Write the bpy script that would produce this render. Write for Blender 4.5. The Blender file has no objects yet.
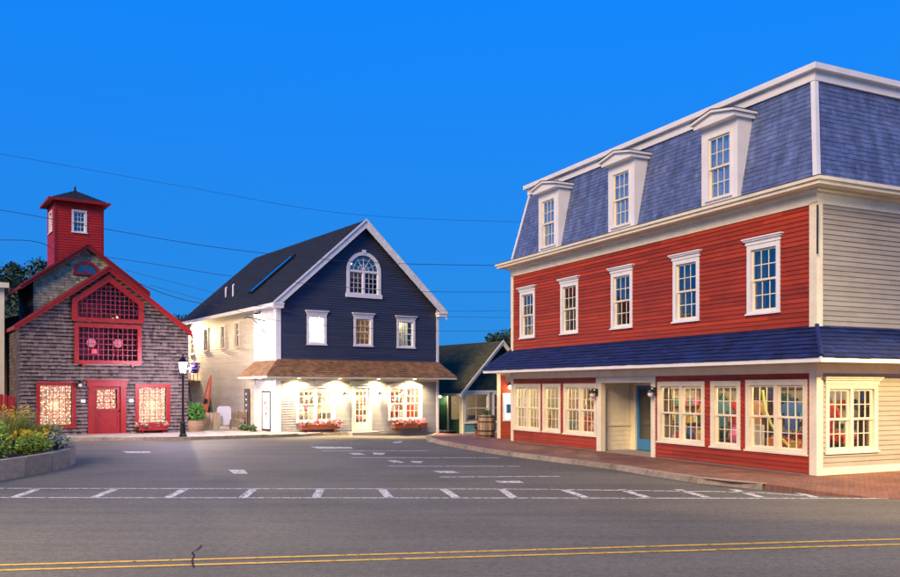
import bpy, math, random
from mathutils import Vector, Matrix
R = math.radians
rnd = random.Random(7)
sc = bpy.context.scene
col = sc.collection

# ---------------------------------------------------------------- camera, sky, sun, exposure
CAMZ, FPX, CXP, HYP = 2.1, 836.0, 450.0, 388.0
cam = bpy.data.objects.new('camera', bpy.data.cameras.new('camera'))
cam.location = (0, 0, CAMZ); cam.rotation_euler = (R(90), 0, 0)
cam.data.sensor_width = 36; cam.data.lens = FPX / 900 * 36
cam.data.shift_y = (HYP - 288.5) / 900
cam.data.clip_start = 0.1; cam.data.clip_end = 3000
col.objects.link(cam); sc.camera = cam

SUN_AZ, SUN_EL = (-0.52, -0.854), 30.0          # afterglow behind the camera, to the left
w = bpy.data.worlds.new('World'); sc.world = w; w.use_nodes = True
nt = w.node_tree; nt.nodes.clear()
wo = nt.nodes.new('ShaderNodeOutputWorld'); bg = nt.nodes.new('ShaderNodeBackground')
sky = nt.nodes.new('ShaderNodeTexSky'); sky.sky_type = 'NISHITA'; sky.sun_disc = False
sky.sun_elevation = R(SUN_EL)
sky.sun_rotation = math.atan2(SUN_AZ[0], SUN_AZ[1])
sky.air_density = 1.0; sky.dust_density = 0.0; sky.ozone_density = 6.0
tint = nt.nodes.new('ShaderNodeMix'); tint.data_type = 'RGBA'; tint.blend_type = 'MULTIPLY'
tint.inputs['Factor'].default_value = 1.0
tint.inputs[7].default_value = (0.045, 0.87, 2.95, 1)     # deep blue-hour blue
gam = nt.nodes.new('ShaderNodeGamma'); gam.inputs[1].default_value = 0.12      # even dusk sky
nt.links.new(sky.outputs[0], gam.inputs[0]); nt.links.new(gam.outputs[0], tint.inputs[6]); 
wtc = nt.nodes.new('ShaderNodeTexCoord'); wsp = nt.nodes.new('ShaderNodeSeparateXYZ'); nt.links.new(wtc.outputs['Generated'], wsp.inputs[0])
wmr = nt.nodes.new('ShaderNodeMapRange'); wmr.inputs[1].default_value = 0.0; wmr.inputs[2].default_value = 0.42; nt.links.new(wsp.outputs['Z'], wmr.inputs[0])
hor = nt.nodes.new('ShaderNodeMix'); hor.data_type = 'RGBA'; hor.inputs[6].default_value = (2.0, 0.92, 0.72, 1); hor.inputs[7].default_value = (0.55, 0.98, 1.08, 1); nt.links.new(wmr.outputs[0], hor.inputs[0])
tin2 = nt.nodes.new('ShaderNodeMix'); tin2.data_type = 'RGBA'; tin2.blend_type = 'MULTIPLY'; tin2.inputs['Factor'].default_value = 1.0      # duller towards the horizon all round
nt.links.new(tint.outputs[2], tin2.inputs[6]); nt.links.new(hor.outputs[2], tin2.inputs[7]); nt.links.new(tin2.outputs[2], bg.inputs[0])
bg.inputs[1].default_value = 0.15
nt.links.new(bg.outputs[0], wo.inputs[0])

sd = bpy.data.lights.new('sun', 'SUN'); sun = bpy.data.objects.new('sun', sd); col.objects.link(sun)
sd.energy = 2.3; sd.angle = R(26); sd.color = (1.0, 0.70, 0.36)
sv = Vector((SUN_AZ[0] * math.cos(R(SUN_EL)), SUN_AZ[1] * math.cos(R(SUN_EL)), math.sin(R(SUN_EL)))).normalized()
sun.rotation_euler = sv.to_track_quat('Z', 'Y').to_euler(); sun.location = (-40, -60, 40)

vs = sc.view_settings; vs.view_transform = 'Standard'; vs.look = 'None'; vs.exposure = 0.8; vs.gamma = 1.0
vs.use_curve_mapping = False
cy = sc.cycles; cy.use_denoising = True; cy.max_bounces = 6; cy.transparent_max_bounces = 16
cy.sample_clamp_indirect = 4.0; cy.sample_clamp_direct = 0.0; cy.caustics_reflective = False; cy.caustics_refractive = False
cy.diffuse_bounces = 3; cy.glossy_bounces = 3

# ---------------------------------------------------------------- helpers
def ss(t):
    t = max(0.0, min(1.0, t)); return t * t * (3 - 2 * t)
def g(x, y):                                   # the square dips gently towards the far shop
    return -0.28 * ss((y - 32) / 10) * ss((x + 9) / 8) * (1 - ss((y - 52) / 14)) * (1 - ss((x - 12) / 10))
def G(px, py, dz=0.0):                         # a surveyed ground point
    z = 0.0
    for _ in range(6):
        Y = (CAMZ - z - dz) * FPX / (py - HYP); X = (px - CXP) / FPX * Y; z = g(X, Y)
    return Vector((X, Y, z + dz))

class MB:
    def __init__(s): s.v = []; s.f = []; s.t = []
    def face(s, pts, tone=0.5):
        n = len(s.v); s.v += [tuple(p) for p in pts]; s.f.append(tuple(range(n, n + len(pts)))); s.t.append(tone)
    def box(s, x0, x1, y0, y1, z0, z1, tone=0.5):
        n = len(s.v)
        s.v += [(x0,y0,z0),(x1,y0,z0),(x1,y1,z0),(x0,y1,z0),(x0,y0,z1),(x1,y0,z1),(x1,y1,z1),(x0,y1,z1)]
        for q in ((0,3,2,1),(4,5,6,7),(0,1,5,4),(1,2,6,5),(2,3,7,6),(3,0,4,7)):
            s.f.append(tuple(n + i for i in q)); s.t.append(tone)
        return s
    def prism(s, poly, y0, y1, tone=0.5):       # polygon in x,z (counter-clockwise seen from -y), extruded in y
        n = len(s.v); k = len(poly)
        s.v += [(x, y0, z) for x, z in poly] + [(x, y1, z) for x, z in poly]
        s.f.append(tuple(n + i for i in range(k))); s.t.append(tone)
        s.f.append(tuple(n + k + i for i in reversed(range(k)))); s.t.append(tone)
        for i in range(k):
            j = (i + 1) % k
            s.f.append((n + j, n + i, n + k + i, n + k + j)); s.t.append(tone)
        return s
    def slab(s, poly, z0, z1, tone=0.5):        # polygon in x,y extruded in z
        n = len(s.v); k = len(poly)
        s.v += [(x, y, z0) for x, y in poly] + [(x, y, z1) for x, y in poly]
        s.f.append(tuple(n + i for i in reversed(range(k)))); s.t.append(tone)
        s.f.append(tuple(n + k + i for i in range(k))); s.t.append(tone)
        for i in range(k):
            j = (i + 1) % k
            s.f.append((n + i, n + j, n + k + j, n + k + i)); s.t.append(tone)
        return s
    def tube(s, pts, rad, n=8, tone=0.5, cap=True):
        pts = [Vector(p) for p in pts]; k = len(pts)
        rs = rad if isinstance(rad, (list, tuple)) else [rad] * k
        base = len(s.v); prev = None
        for i, p in enumerate(pts):
            d = (pts[min(i + 1, k - 1)] - pts[max(i - 1, 0)]).normalized()
            if prev is None:
                a = d.orthogonal().normalized()
            else:
                a = (prev - d * prev.dot(d)).normalized()
            prev = a; b = d.cross(a)
            for j in range(n):
                th = 2 * math.pi * j / n
                s.v.append(tuple(p + (a * math.cos(th) + b * math.sin(th)) * rs[i]))
        for i in range(k - 1):
            for j in range(n):
                a0 = base + i * n + j; a1 = base + i * n + (j + 1) % n
                s.f.append((a0, a1, a1 + n, a0 + n)); s.t.append(tone)
        if cap:
            s.f.append(tuple(base + j for j in reversed(range(n)))); s.t.append(tone)
            s.f.append(tuple(base + (k - 1) * n + j for j in range(n))); s.t.append(tone)
        return s
    def lathe(s, prof, c=(0, 0, 0), n=16, tone=0.5):
        base = len(s.v); k = len(prof)
        for r, z in prof:
            for j in range(n):
                th = 2 * math.pi * j / n
                s.v.append((c[0] + r * math.cos(th), c[1] + r * math.sin(th), c[2] + z))
        for i in range(k - 1):
            for j in range(n):
                a0 = base + i * n + j; a1 = base + i * n + (j + 1) % n
                s.f.append((a0, a1, a1 + n, a0 + n)); s.t.append(tone)
        s.f.append(tuple(base + j for j in reversed(range(n)))); s.t.append(tone)
        s.f.append(tuple(base + (k - 1) * n + j for j in range(n))); s.t.append(tone)
        return s
    def ball(s, c, r, n=10, m=6, sz=1.0, tone=0.5):
        return s.lathe([(max(1e-4, r * math.sin(math.pi * i / m)), -r * sz * math.cos(math.pi * i / m)) for i in range(m + 1)], c, n, tone)
    def mesh(s, name, m, smooth=False):
        me = bpy.data.meshes.new(name); me.from_pydata(s.v, [], s.f)
        a = me.attributes.new('tone', 'FLOAT', 'FACE'); a.data.foreach_set('value', s.t)
        if m: me.materials.append(m)
        if smooth: me.polygons.foreach_set('use_smooth', [True] * len(me.polygons))
        me.update(); return me
    def build(s, name, m, parent=None, T=None, smooth=False, kind=None):
        return obj(name, s.mesh(name, m, smooth), parent, T, kind)

def obj(name, me, parent=None, T=None, kind=None):
    o = bpy.data.objects.new(name, me); col.objects.link(o)
    if parent: o.parent = parent
    if T is not None: o.matrix_basis = T
    if kind: o['kind'] = kind
    return o
def tag(o, label=None, cat=None, group=None, kind=None):
    for k, v in (('label', label), ('category', cat), ('group', group), ('kind', kind)):
        if v: o[k] = v
    return o
def thing(name, label, cat, loc=(0, 0, 0), rz=0.0, group=None):
    o = bpy.data.objects.new(name, None); col.objects.link(o)
    o.location = loc; o.rotation_euler = (0, 0, R(rz)); o.empty_display_size = 0.3
    return tag(o, label, cat, group)
def light(kind, name, parent, loc, energy, color, rad=0.06, aim=None, cone=None, blend=0.5, size=None, sizey=None):
    d = bpy.data.lights.new(name, kind); d.energy = energy; d.color = color
    if kind == 'AREA':
        d.shape = 'RECTANGLE'; d.size = size or 0.3; d.size_y = sizey or d.size
    else: d.shadow_soft_size = rad
    if cone: d.spot_size = R(cone); d.spot_blend = blend
    o = bpy.data.objects.new(name, d); col.objects.link(o); o.parent = parent; o.location = loc
    if aim is not None: o.rotation_euler = (-Vector(aim)).to_track_quat('Z', 'Y').to_euler()
    return o
def TR(x=0, y=0, z=0, rz=0): return Matrix.Translation((x, y, z)) @ Matrix.Rotation(R(rz), 4, 'Z')
def planeT(o, xd, up):
    xd = Vector(xd).normalized(); up = Vector(up); up = (up - xd * up.dot(xd)).normalized(); yd = up.cross(xd)
    m = Matrix.Identity(4)
    for i in range(3): m[i][0], m[i][1], m[i][2], m[i][3] = xd[i], yd[i], up[i], o[i]
    return m

# ---------------------------------------------------------------- materials
MATS = {}
def mat(name, c, rough=0.65, var=0.18, scale=3.0, tone=0.0, bump=0.0, bscale=40.0, metal=0.0, streak=None, spec=0.4, dirt=None, dirt_scale=1.2, dirt_amt=0.0):
    if name in MATS: return MATS[name]
    m = bpy.data.materials.new(name); m.use_nodes = True; MATS[name] = m
    t = m.node_tree; N = t.nodes; L = t.links; p = N['Principled BSDF']
    tc = N.new('ShaderNodeTexCoord'); co = tc.outputs['Object']
    if streak:
        mp = N.new('ShaderNodeMapping'); mp.inputs['Scale'].default_value = streak; L.new(co, mp.inputs[0]); co2 = mp.outputs[0]
    else: co2 = co
    nz = N.new('ShaderNodeTexNoise'); nz.inputs['Scale'].default_value = scale; nz.inputs['Detail'].default_value = 6; L.new(co2, nz.inputs[0])
    mr = N.new('ShaderNodeMapRange'); mr.inputs[1].default_value = 0.25; mr.inputs[2].default_value = 0.75
    mr.inputs[3].default_value = 1 - var; mr.inputs[4].default_value = 1 + var; L.new(nz.outputs[0], mr.inputs[0])
    val = mr.outputs[0]
    if tone:
        at = N.new('ShaderNodeAttribute'); at.attribute_name = 'tone'
        m2 = N.new('ShaderNodeMapRange'); m2.inputs[3].default_value = 1 - tone; m2.inputs[4].default_value = 1 + tone
        L.new(at.outputs['Fac'], m2.inputs[0])
        mu = N.new('ShaderNodeMath'); mu.operation = 'MULTIPLY'; L.new(val, mu.inputs[0]); L.new(m2.outputs[0], mu.inputs[1]); val = mu.outputs[0]
    base = None
    if dirt:
        dn = N.new('ShaderNodeTexNoise'); dn.inputs['Scale'].default_value = dirt_scale; dn.inputs['Detail'].default_value = 8; dn.inputs['Roughness'].default_value = 0.7
        L.new(co, dn.inputs[0])
        dr = N.new('ShaderNodeMapRange'); dr.inputs[1].default_value = 0.5; dr.inputs[2].default_value = 0.72; dr.inputs[4].default_value = dirt_amt; L.new(dn.outputs[0], dr.inputs[0])
        dm = N.new('ShaderNodeMix'); dm.data_type = 'RGBA'; dm.inputs[6].default_value = (*c, 1); dm.inputs[7].default_value = (*dirt, 1); L.new(dr.outputs[0], dm.inputs[0])
        base = dm.outputs[2]
    vm = N.new('ShaderNodeVectorMath'); vm.operation = 'SCALE'
    if base: L.new(base, vm.inputs[0])
    else: vm.inputs[0].default_value = c
    L.new(val, vm.inputs['Scale']); L.new(vm.outputs[0], p.inputs['Base Color'])
    p.inputs['Roughness'].default_value = rough; p.inputs['Metallic'].default_value = metal; p.inputs['Specular IOR Level'].default_value = spec
    if bump:
        b2 = N.new('ShaderNodeTexNoise'); b2.inputs['Scale'].default_value = bscale; b2.inputs['Detail'].default_value = 4; L.new(co2, b2.inputs[0])
        bp = N.new('ShaderNodeBump'); bp.inputs['Strength'].default_value = bump; bp.inputs['Distance'].default_value = 0.02
        L.new(b2.outputs[0], bp.inputs['Height']); L.new(bp.outputs[0], p.inputs['Normal'])
    return m
def emit(name, c, s):
    if name in MATS: return MATS[name]
    m = bpy.data.materials.new(name); m.use_nodes = True; MATS[name] = m
    p = m.node_tree.nodes['Principled BSDF']; p.inputs['Base Color'].default_value = (*c, 1)
    p.inputs['Emission Color'].default_value = (*c, 1); p.inputs['Emission Strength'].default_value = s
    return m
def glass(name='window_glass', tintc=(0.92, 0.95, 0.95), base=0.07):
    if name in MATS: return MATS[name]
    m = bpy.data.materials.new(name); m.use_nodes = True; MATS[name] = m
    t = m.node_tree; N = t.nodes; L = t.links; N.remove(N['Principled BSDF'])
    tr = N.new('ShaderNodeBsdfTransparent'); tr.inputs[0].default_value = (*tintc, 1)
    gl = N.new('ShaderNodeBsdfGlossy'); gl.inputs['Roughness'].default_value = 0.015
    lw = N.new('ShaderNodeLayerWeight'); lw.inputs[0].default_value = 0.5
    pw_ = N.new('ShaderNodeMath'); pw_.operation = 'POWER'; pw_.inputs[1].default_value = 3.6; L.new(lw.outputs['Facing'], pw_.inputs[0])
    mr = N.new('ShaderNodeMapRange'); mr.inputs[3].default_value = base; mr.inputs[4].default_value = 0.95; L.new(pw_.outputs[0], mr.inputs[0])
    nz = N.new('ShaderNodeTexNoise'); nz.inputs['Scale'].default_value = 1.6; tc = N.new('ShaderNodeTexCoord'); L.new(tc.outputs['Object'], nz.inputs[0])
    bp = N.new('ShaderNodeBump'); bp.inputs['Strength'].default_value = 0.06; bp.inputs['Distance'].default_value = 0.05; L.new(nz.outputs[0], bp.inputs['Height']); L.new(bp.outputs[0], gl.inputs['Normal'])
    mx = N.new('ShaderNodeMixShader'); L.new(mr.outputs[0], mx.inputs[0]); L.new(tr.outputs[0], mx.inputs[1]); L.new(gl.outputs[0], mx.inputs[2])
    L.new(mx.outputs[0], N['Material Output'].inputs[0]); return m
def brickmat(name, c1, c2, mortar, sx=0.2, sy=0.1, rough=0.7):
    m = bpy.data.materials.new(name); m.use_nodes = True; MATS[name] = m
    t = m.node_tree; N = t.nodes; L = t.links; p = N['Principled BSDF']
    tc = N.new('ShaderNodeTexCoord'); mp = N.new('ShaderNodeMapping'); mp.inputs['Rotation'].default_value = (0, 0, R(-64.5)); L.new(tc.outputs['Object'], mp.inputs[0])
    br = N.new('ShaderNodeTexBrick'); br.inputs['Scale'].default_value = 1.0; br.inputs['Brick Width'].default_value = sx; br.inputs['Row Height'].default_value = sy
    br.inputs['Mortar Size'].default_value = 0.007; br.inputs['Color1'].default_value = (*c1, 1); br.inputs['Color2'].default_value = (*c2, 1); br.inputs['Mortar'].default_value = (*mortar, 1)
    L.new(mp.outputs[0], br.inputs[0])
    nz = N.new('ShaderNodeTexNoise'); nz.inputs['Scale'].default_value = 1.3; nz.inputs['Detail'].default_value = 6; L.new(tc.outputs['Object'], nz.inputs[0])
    mr = N.new('ShaderNodeMapRange'); mr.inputs[1].default_value = .3; mr.inputs[2].default_value = .7; mr.inputs[3].default_value = 0.65; mr.inputs[4].default_value = 1.25; L.new(nz.outputs[0], mr.inputs[0])
    vm = N.new('ShaderNodeVectorMath'); vm.operation = 'SCALE'; L.new(br.outputs[0], vm.inputs[0]); L.new(mr.outputs[0], vm.inputs['Scale']); L.new(vm.outputs[0], p.inputs['Base Color'])
    bp = N.new('ShaderNodeBump'); bp.inputs['Strength'].default_value = 0.6; bp.inputs['Distance'].default_value = 0.01; bp.invert = True; L.new(br.outputs['Fac'], bp.inputs['Height']); L.new(bp.outputs[0], p.inputs['Normal'])
    p.inputs['Roughness'].default_value = rough; return m
def paintmat(name, c, wear=0.5):
    m = mat(name, c, 0.7, 0.18, 6.0)
    t = m.node_tree; N = t.nodes; L = t.links; p = N['Principled BSDF']
    tc = N.new('ShaderNodeTexCoord'); nz = N.new('ShaderNodeTexNoise'); nz.inputs['Scale'].default_value = 9; nz.inputs['Detail'].default_value = 8; nz.inputs['Roughness'].default_value = .75; L.new(tc.outputs['Object'], nz.inputs[0])
    mr = N.new('ShaderNodeMapRange'); mr.inputs[1].default_value = 0.34 + .16 * wear; mr.inputs[2].default_value = 0.46 + .16 * wear; mr.inputs[3].default_value = 0.0; mr.inputs[4].default_value = 1; L.new(nz.outputs[0], mr.inputs[0])
    L.new(mr.outputs[0], p.inputs['Alpha']); return m

def asphalt():
    m = bpy.data.materials.new('asphalt'); m.use_nodes = True; MATS['asphalt'] = m
    t = m.node_tree; N = t.nodes; L = t.links; p = N['Principled BSDF']
    tc = N.new('ShaderNodeTexCoord'); co = tc.outputs['Object']
    def noise(s, d=6, r=.6, vec=None):
        n = N.new('ShaderNodeTexNoise'); n.inputs['Scale'].default_value = s; n.inputs['Detail'].default_value = d; n.inputs['Roughness'].default_value = r
        L.new(vec or co, n.inputs[0]); return n.outputs[0]
    def rng(v, a, b, c, d):
        r = N.new('ShaderNodeMapRange'); r.inputs[1].default_value = a; r.inputs[2].default_value = b; r.inputs[3].default_value = c; r.inputs[4].default_value = d; L.new(v, r.inputs[0]); return r.outputs[0]
    def mul(a, b):
        q = N.new('ShaderNodeMath'); q.operation = 'MULTIPLY'; L.new(a, q.inputs[0]); L.new(b, q.inputs[1]); return q.outputs[0]
    mp = N.new('ShaderNodeMapping'); mp.inputs['Rotation'].default_value = (0, 0, R(-8.3)); mp.inputs['Scale'].default_value = (0.08, 0.9, 1); L.new(co, mp.inputs[0])
    v = mul(rng(noise(0.22), .3, .7, .78, 1.2), rng(noise(38, 4, .85), .28, .72, .45, 1.6))
    v = mul(v, rng(noise(1.6, 5, .6, mp.outputs[0]), .3, .7, .85, 1.15))       # tyre-polished bands along the street
    v = mul(v, rng(noise(9, 6, .8), .3, .7, .66, 1.36))
    vo = N.new('ShaderNodeTexVoronoi'); vo.inputs['Scale'].default_value = 70; L.new(co, vo.inputs[0])
    v = mul(v, rng(vo.outputs['Distance'], 0, .7, 1.25, .75))
    vm = N.new('ShaderNodeVectorMath'); vm.operation = 'SCALE'; vm.inputs[0].default_value = (0.136, 0.124, 0.100); L.new(v, vm.inputs['Scale']); L.new(vm.outputs[0], p.inputs['Base Color'])
    bp = N.new('ShaderNodeBump'); bp.inputs['Strength'].default_value = 0.5; bp.inputs['Distance'].default_value = 0.01; L.new(noise(90, 3), bp.inputs['Height']); L.new(bp.outputs[0], p.inputs['Normal'])
    p.inputs['Roughness'].default_value = 0.8; p.inputs['Specular IOR Level'].default_value = 0.3; return m

M_red = mat('red_clapboard', (0.345, 0.036, 0.008), 0.6, 0.16, 2.0, 0.26, 0.15, 60, streak=(0.4, 1, 3), dirt=(0.20, 0.021, 0.007), dirt_amt=.7)
M_trim = mat('cream_trim', (0.84, 0.76, 0.56), 0.55, 0.07, 2.5, 0, 0.08, 50, dirt=(0.5, 0.46, 0.38), dirt_amt=.5)
M_white = mat('white_trim', (0.80, 0.79, 0.78), 0.5, 0.05, 2.5, 0, 0.05, 50, dirt=(0.6, 0.58, 0.54), dirt_amt=.4)
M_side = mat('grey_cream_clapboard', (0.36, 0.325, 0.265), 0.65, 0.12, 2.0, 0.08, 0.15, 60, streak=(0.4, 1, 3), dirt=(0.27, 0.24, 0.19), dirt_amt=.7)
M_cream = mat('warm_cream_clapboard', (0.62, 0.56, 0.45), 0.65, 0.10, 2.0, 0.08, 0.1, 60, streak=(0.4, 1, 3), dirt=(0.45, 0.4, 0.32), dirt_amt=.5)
M_navy = mat('navy_clapboard', (0.042, 0.050, 0.085), 0.55, 0.15, 2.0, 0.15, 0.1, 60, streak=(0.4, 1, 3))
M_grey = mat('grey_clapboard', (0.30, 0.30, 0.30), 0.6, 0.1, 2.0, 0.08, 0.1, 60, streak=(0.4, 1, 3))
M_slate = mat('mansard_slate', (0.095, 0.135, 0.28), 0.6, 0.35, 2.2, 0.22, 0.3, 60, streak=(1.6, 1, .45), dirt=(0.165, 0.20, 0.35), dirt_amt=.8, dirt_scale=2.0)
M_awn = mat('blue_grey_shingle', (0.008, 0.020, 0.10), 0.75, 0.2, 2, 0.35, 0.3, 90)
M_brown = mat('brown_shingle', (0.27, 0.135, 0.06), 0.85, 0.2, 1.5, 0.35, 0.3, 90, dirt=(0.10, 0.09, 0.03), dirt_amt=.7)
M_darkroof = mat('charcoal_shingle', (0.016, 0.017, 0.022), 0.85, 0.15, 2, 0.25, 0.3, 90)
M_greenroof = mat('mossy_dark_shingle', (0.07, 0.07, 0.035), 0.9, 0.2, 2, 0.3, 0.3, 90, dirt=(0.05, 0.07, 0.02), dirt_amt=.8)
M_barn = mat('weathered_cedar_shingle', (0.10, 0.075, 0.07), 0.85, 0.3, 4, 0.85, 0.4, 70, streak=(3, 1, .5), dirt=(0.10, 0.075, 0.07), dirt_amt=.8, dirt_scale=2)
M_barntrim = mat('barn_red_paint', (0.27, 0.008, 0.010), 0.45, 0.12, 3, 0, 0.08, 50)
M_tower = mat('tower_red_board', (0.44, 0.016, 0.006), 0.5, 0.12, 2, 0.08, 0.1, 50)
M_core = mat('wall_sheathing', (0.30, 0.26, 0.22), 0.9)
M_plaster = mat('interior_plaster', (0.72, 0.63, 0.48), 0.9, 0.08)
M_floor = mat('interior_floor', (0.25, 0.15, 0.08), 0.5, 0.2)
M_wood = mat('weathered_wood', (0.26, 0.17, 0.10), 0.75, 0.3, 3, 0.25, 0.2, 30, streak=(1, 1, 6))
M_black = mat('black_iron', (0.015, 0.015, 0.017), 0.4, 0.1, 5, 0, 0, metal=0.3)
M_granite = mat('granite', (0.36, 0.29, 0.22), 0.8, 0.25, 9, 0.2, 0.5, 60, dirt=(0.16, 0.14, 0.12), dirt_amt=.8, dirt_scale=2.5)
M_conc = mat('concrete_pavement', (0.36, 0.32, 0.27), 0.85, 0.15, 1.2, 0, 0.2, 80, dirt=(0.22, 0.2, 0.17), dirt_amt=.7)
M_brick = brickmat('brick_pavement', (0.27, 0.10, 0.055), (0.19, 0.07, 0.045), (0.11, 0.085, 0.07))
M_asph = asphalt()
M_wpaint = paintmat('white_road_paint', (0.62, 0.60, 0.56), .35)
M_wfaint = paintmat('worn_white_road_paint', (0.55, 0.53, 0.52), .3)
M_ypaint = paintmat('yellow_road_paint', (0.60, 0.36, 0.05), .08)
M_glass = glass()
M_glassd = glass('mirrored_window_glass', (0.55, 0.6, 0.65), 0.22)
M_glassm = glass('sky_mirror_glass', (.92, .95, .97), .36)
M_glassb = glass('dim_purple_glass', (.8, .55, .72), .02)
M_blue = mat('blue_door_paint', (0.04, 0.22, 0.48), 0.4, 0.08)
M_green = mat('green_paint', (0.03, 0.10, 0.05), 0.5, 0.15)
M_teal = mat('teal_panel_paint', (0.16, 0.34, 0.30), 0.55, 0.15)
M_leaf = mat('leaf', (0.045, 0.10, 0.025), 0.6, 0.2, 6, 0.6)
M_curt = mat('linen_blind', (0.6, 0.55, 0.45), 0.9, 0.1)
M_amber = emit('amber_bulb', (1.0, 0.62, 0.28), 14)
M_bulb = emit('warm_bulb', (1.0, 0.78, 0.48), 30)
M_cool = emit('cool_lamp_glow', (0.95, 0.85, 1.0), 40)
M_fairy = emit('fairy_bulb', (1.0, 0.66, 0.42), 5)

# ---------------------------------------------------------------- wall building
def cut(xl, xr, z0, z1, ops):
    iv = [(xl, xr)]
    for (a, b, c, d) in ops:
        if c < z1 - 1e-5 and d > z0 + 1e-5:
            nv = []
            for (p, q) in iv:
                if b <= p or a >= q: nv.append((p, q)); continue
                if a > p: nv.append((p, a))
                if b < q: nv.append((b, q))
            iv = nv
    return iv
def xrange_of(w, z, gable):
    if gable is None: return 0.0, w
    ze, zp, xp = gable
    if z <= ze: return 0.0, w
    t = min(1.0, (z - ze) / (zp - ze)); return xp * t, w - (w - xp) * t
def zbreaks(z0, z1, step, ops, extra=()):
    zs = {round(z0, 4), round(z1, 4)}
    if step:
        k = z0
        while k < z1: zs.add(round(k, 4)); k += step
    for (_, _, c, d) in ops:
        for e in (c, d):
            if z0 < e < z1: zs.add(round(e, 4))
    for e in extra:
        if z0 < e < z1: zs.add(round(e, 4))
    zs = sorted(zs); return [z for i, z in enumerate(zs) if i == 0 or z - zs[i - 1] > 1e-3]
def core(P, T, w, z0, z1, ops, th=0.12, gable=None, name='wall', m=None, inner=0.0):
    b = MB(); zs = zbreaks(z0, z1, None, ops, (gable[0],) if gable else ())
    for za, zb in zip(zs, zs[1:]):
        l0, r0 = xrange_of(w, za, gable); l1, r1 = xrange_of(w, zb, gable)
        for (a, c) in cut(l0, r0, za, zb, ops):
            ta = l1 if abs(a - l0) < 1e-6 else a; tc = r1 if abs(c - r0) < 1e-6 else c
            if abs(a - l0) < 1e-6 and inner: a, ta = a + inner, ta + inner
            if abs(c - r0) < 1e-6 and inner: c, tc = c - inner, tc - inner
            b.prism([(a, za), (c, za), (max(tc, ta), zb), (ta, zb)], 0.004, th)
    return b.build(name, m or M_core, P, T)
def siding(P, T, w, z0, z1, ops, m, e=0.11, gable=None, th=0.026, x0=0.0):
    b = MB(); zc = z0; i = 0
    while zc < z1 - 1e-4:
        zt = min(zc + e, z1)
        cuts = []; x = x0 + rnd.uniform(.6, 3.6)
        while x < w: cuts.append(x); x += rnd.uniform(2.6, 4.4)
        edges = [x0] + cuts + [w]; tones = [min(1, max(0, rnd.gauss(.5, .28))) for _ in edges]
        zs = zbreaks(zc, zt, None, ops)
        for za, zb in zip(zs, zs[1:]):
            l0, r0 = xrange_of(w, za, gable); l1, r1 = xrange_of(w, zb, gable); l0 = max(l0, x0); l1 = max(l1, x0)
            ya = -th * (1 - (za - zc) / e * .85); yb = -th * (1 - (zb - zc) / e * .85)
            for (a, c) in cut(l0, r0, za, zb, ops):
                for k in range(len(edges) - 1):
                    p = max(a, edges[k]); q = min(c, edges[k + 1])
                    if q - p < 0.003: continue
                    p += 0.001
                    tp = l1 if abs(p - .001 - l0) < 1e-6 else p; tq = r1 if abs(q - r0) < 1e-6 else q
                    tp = min(tp, tq)
                    b.face([(p, ya, za), (q, ya, za), (tq, yb, zb), (tp, yb, zb)], tones[k])
                    if abs(za - zc) < 1e-5: b.face([(p, 0.004, za), (q, 0.004, za), (q, ya, za), (p, ya, za)], tones[k])
        zc = zt
    return b.build('clapboards', m, P, T, kind='stuff')
def shingles(P, T, w, z0, z1, m, e=0.14, sw=0.2, ops=(), xr=None, th=0.018, jit=0.3, name='shingles', wj=0.35, zj=0.012, tone_split=0.0):
    b = MB(); zc = z0; c = 0
    while zc < z1 - 1e-4:
        zt = min(zc + e, z1); zm = (zc + zt) / 2
        xl, xrr = xr(zm) if xr else (0, w)
        for (a, q) in cut(xl, xrr, zc + .35 * e, zc + .65 * e, ops):
            x = a - rnd.uniform(0, sw)
            while x < q:
                ww = sw * rnd.uniform(1 - wj, 1 + wj); p0 = max(x, a); p1 = min(x + ww - .004, q); x += ww
                if p1 - p0 < .01: continue
                y = -th * rnd.uniform(1 - jit, 1 + jit); zb = zc - rnd.uniform(0, zj); t = min(1, max(0, rnd.gauss(.5, .25)))
                if tone_split:          # lower part of each shingle lighter, upper part darker
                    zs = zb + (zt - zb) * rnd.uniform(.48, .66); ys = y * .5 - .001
                    b.face([(p0, y, zb), (p1, y, zb), (p1, ys, zs), (p0, ys, zs)], min(1, t + tone_split)); b.face([(p0, ys, zs), (p1, ys, zs), (p1, -.002, zt + .004), (p0, -.002, zt + .004)], max(0, t - tone_split))
                else: b.face([(p0, y, zb), (p1, y, zb), (p1, -.002, zt + .004), (p0, -.002, zt + .004)], t)
                b.face([(p0, 0.004, zb), (p1, 0.004, zb), (p1, y, zb), (p0, y, zb)], t * .7)
                b.face([(p0, 0.004, zb), (p0, y, zb), (p0, -.002, zt)], t * .7); b.face([(p1, 0.004, zb), (p1, -.002, zt), (p1, y, zb)], t * .7)
        zc = zt; c += 1
    return b.build(name, m, P, T, kind='stuff')

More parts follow.
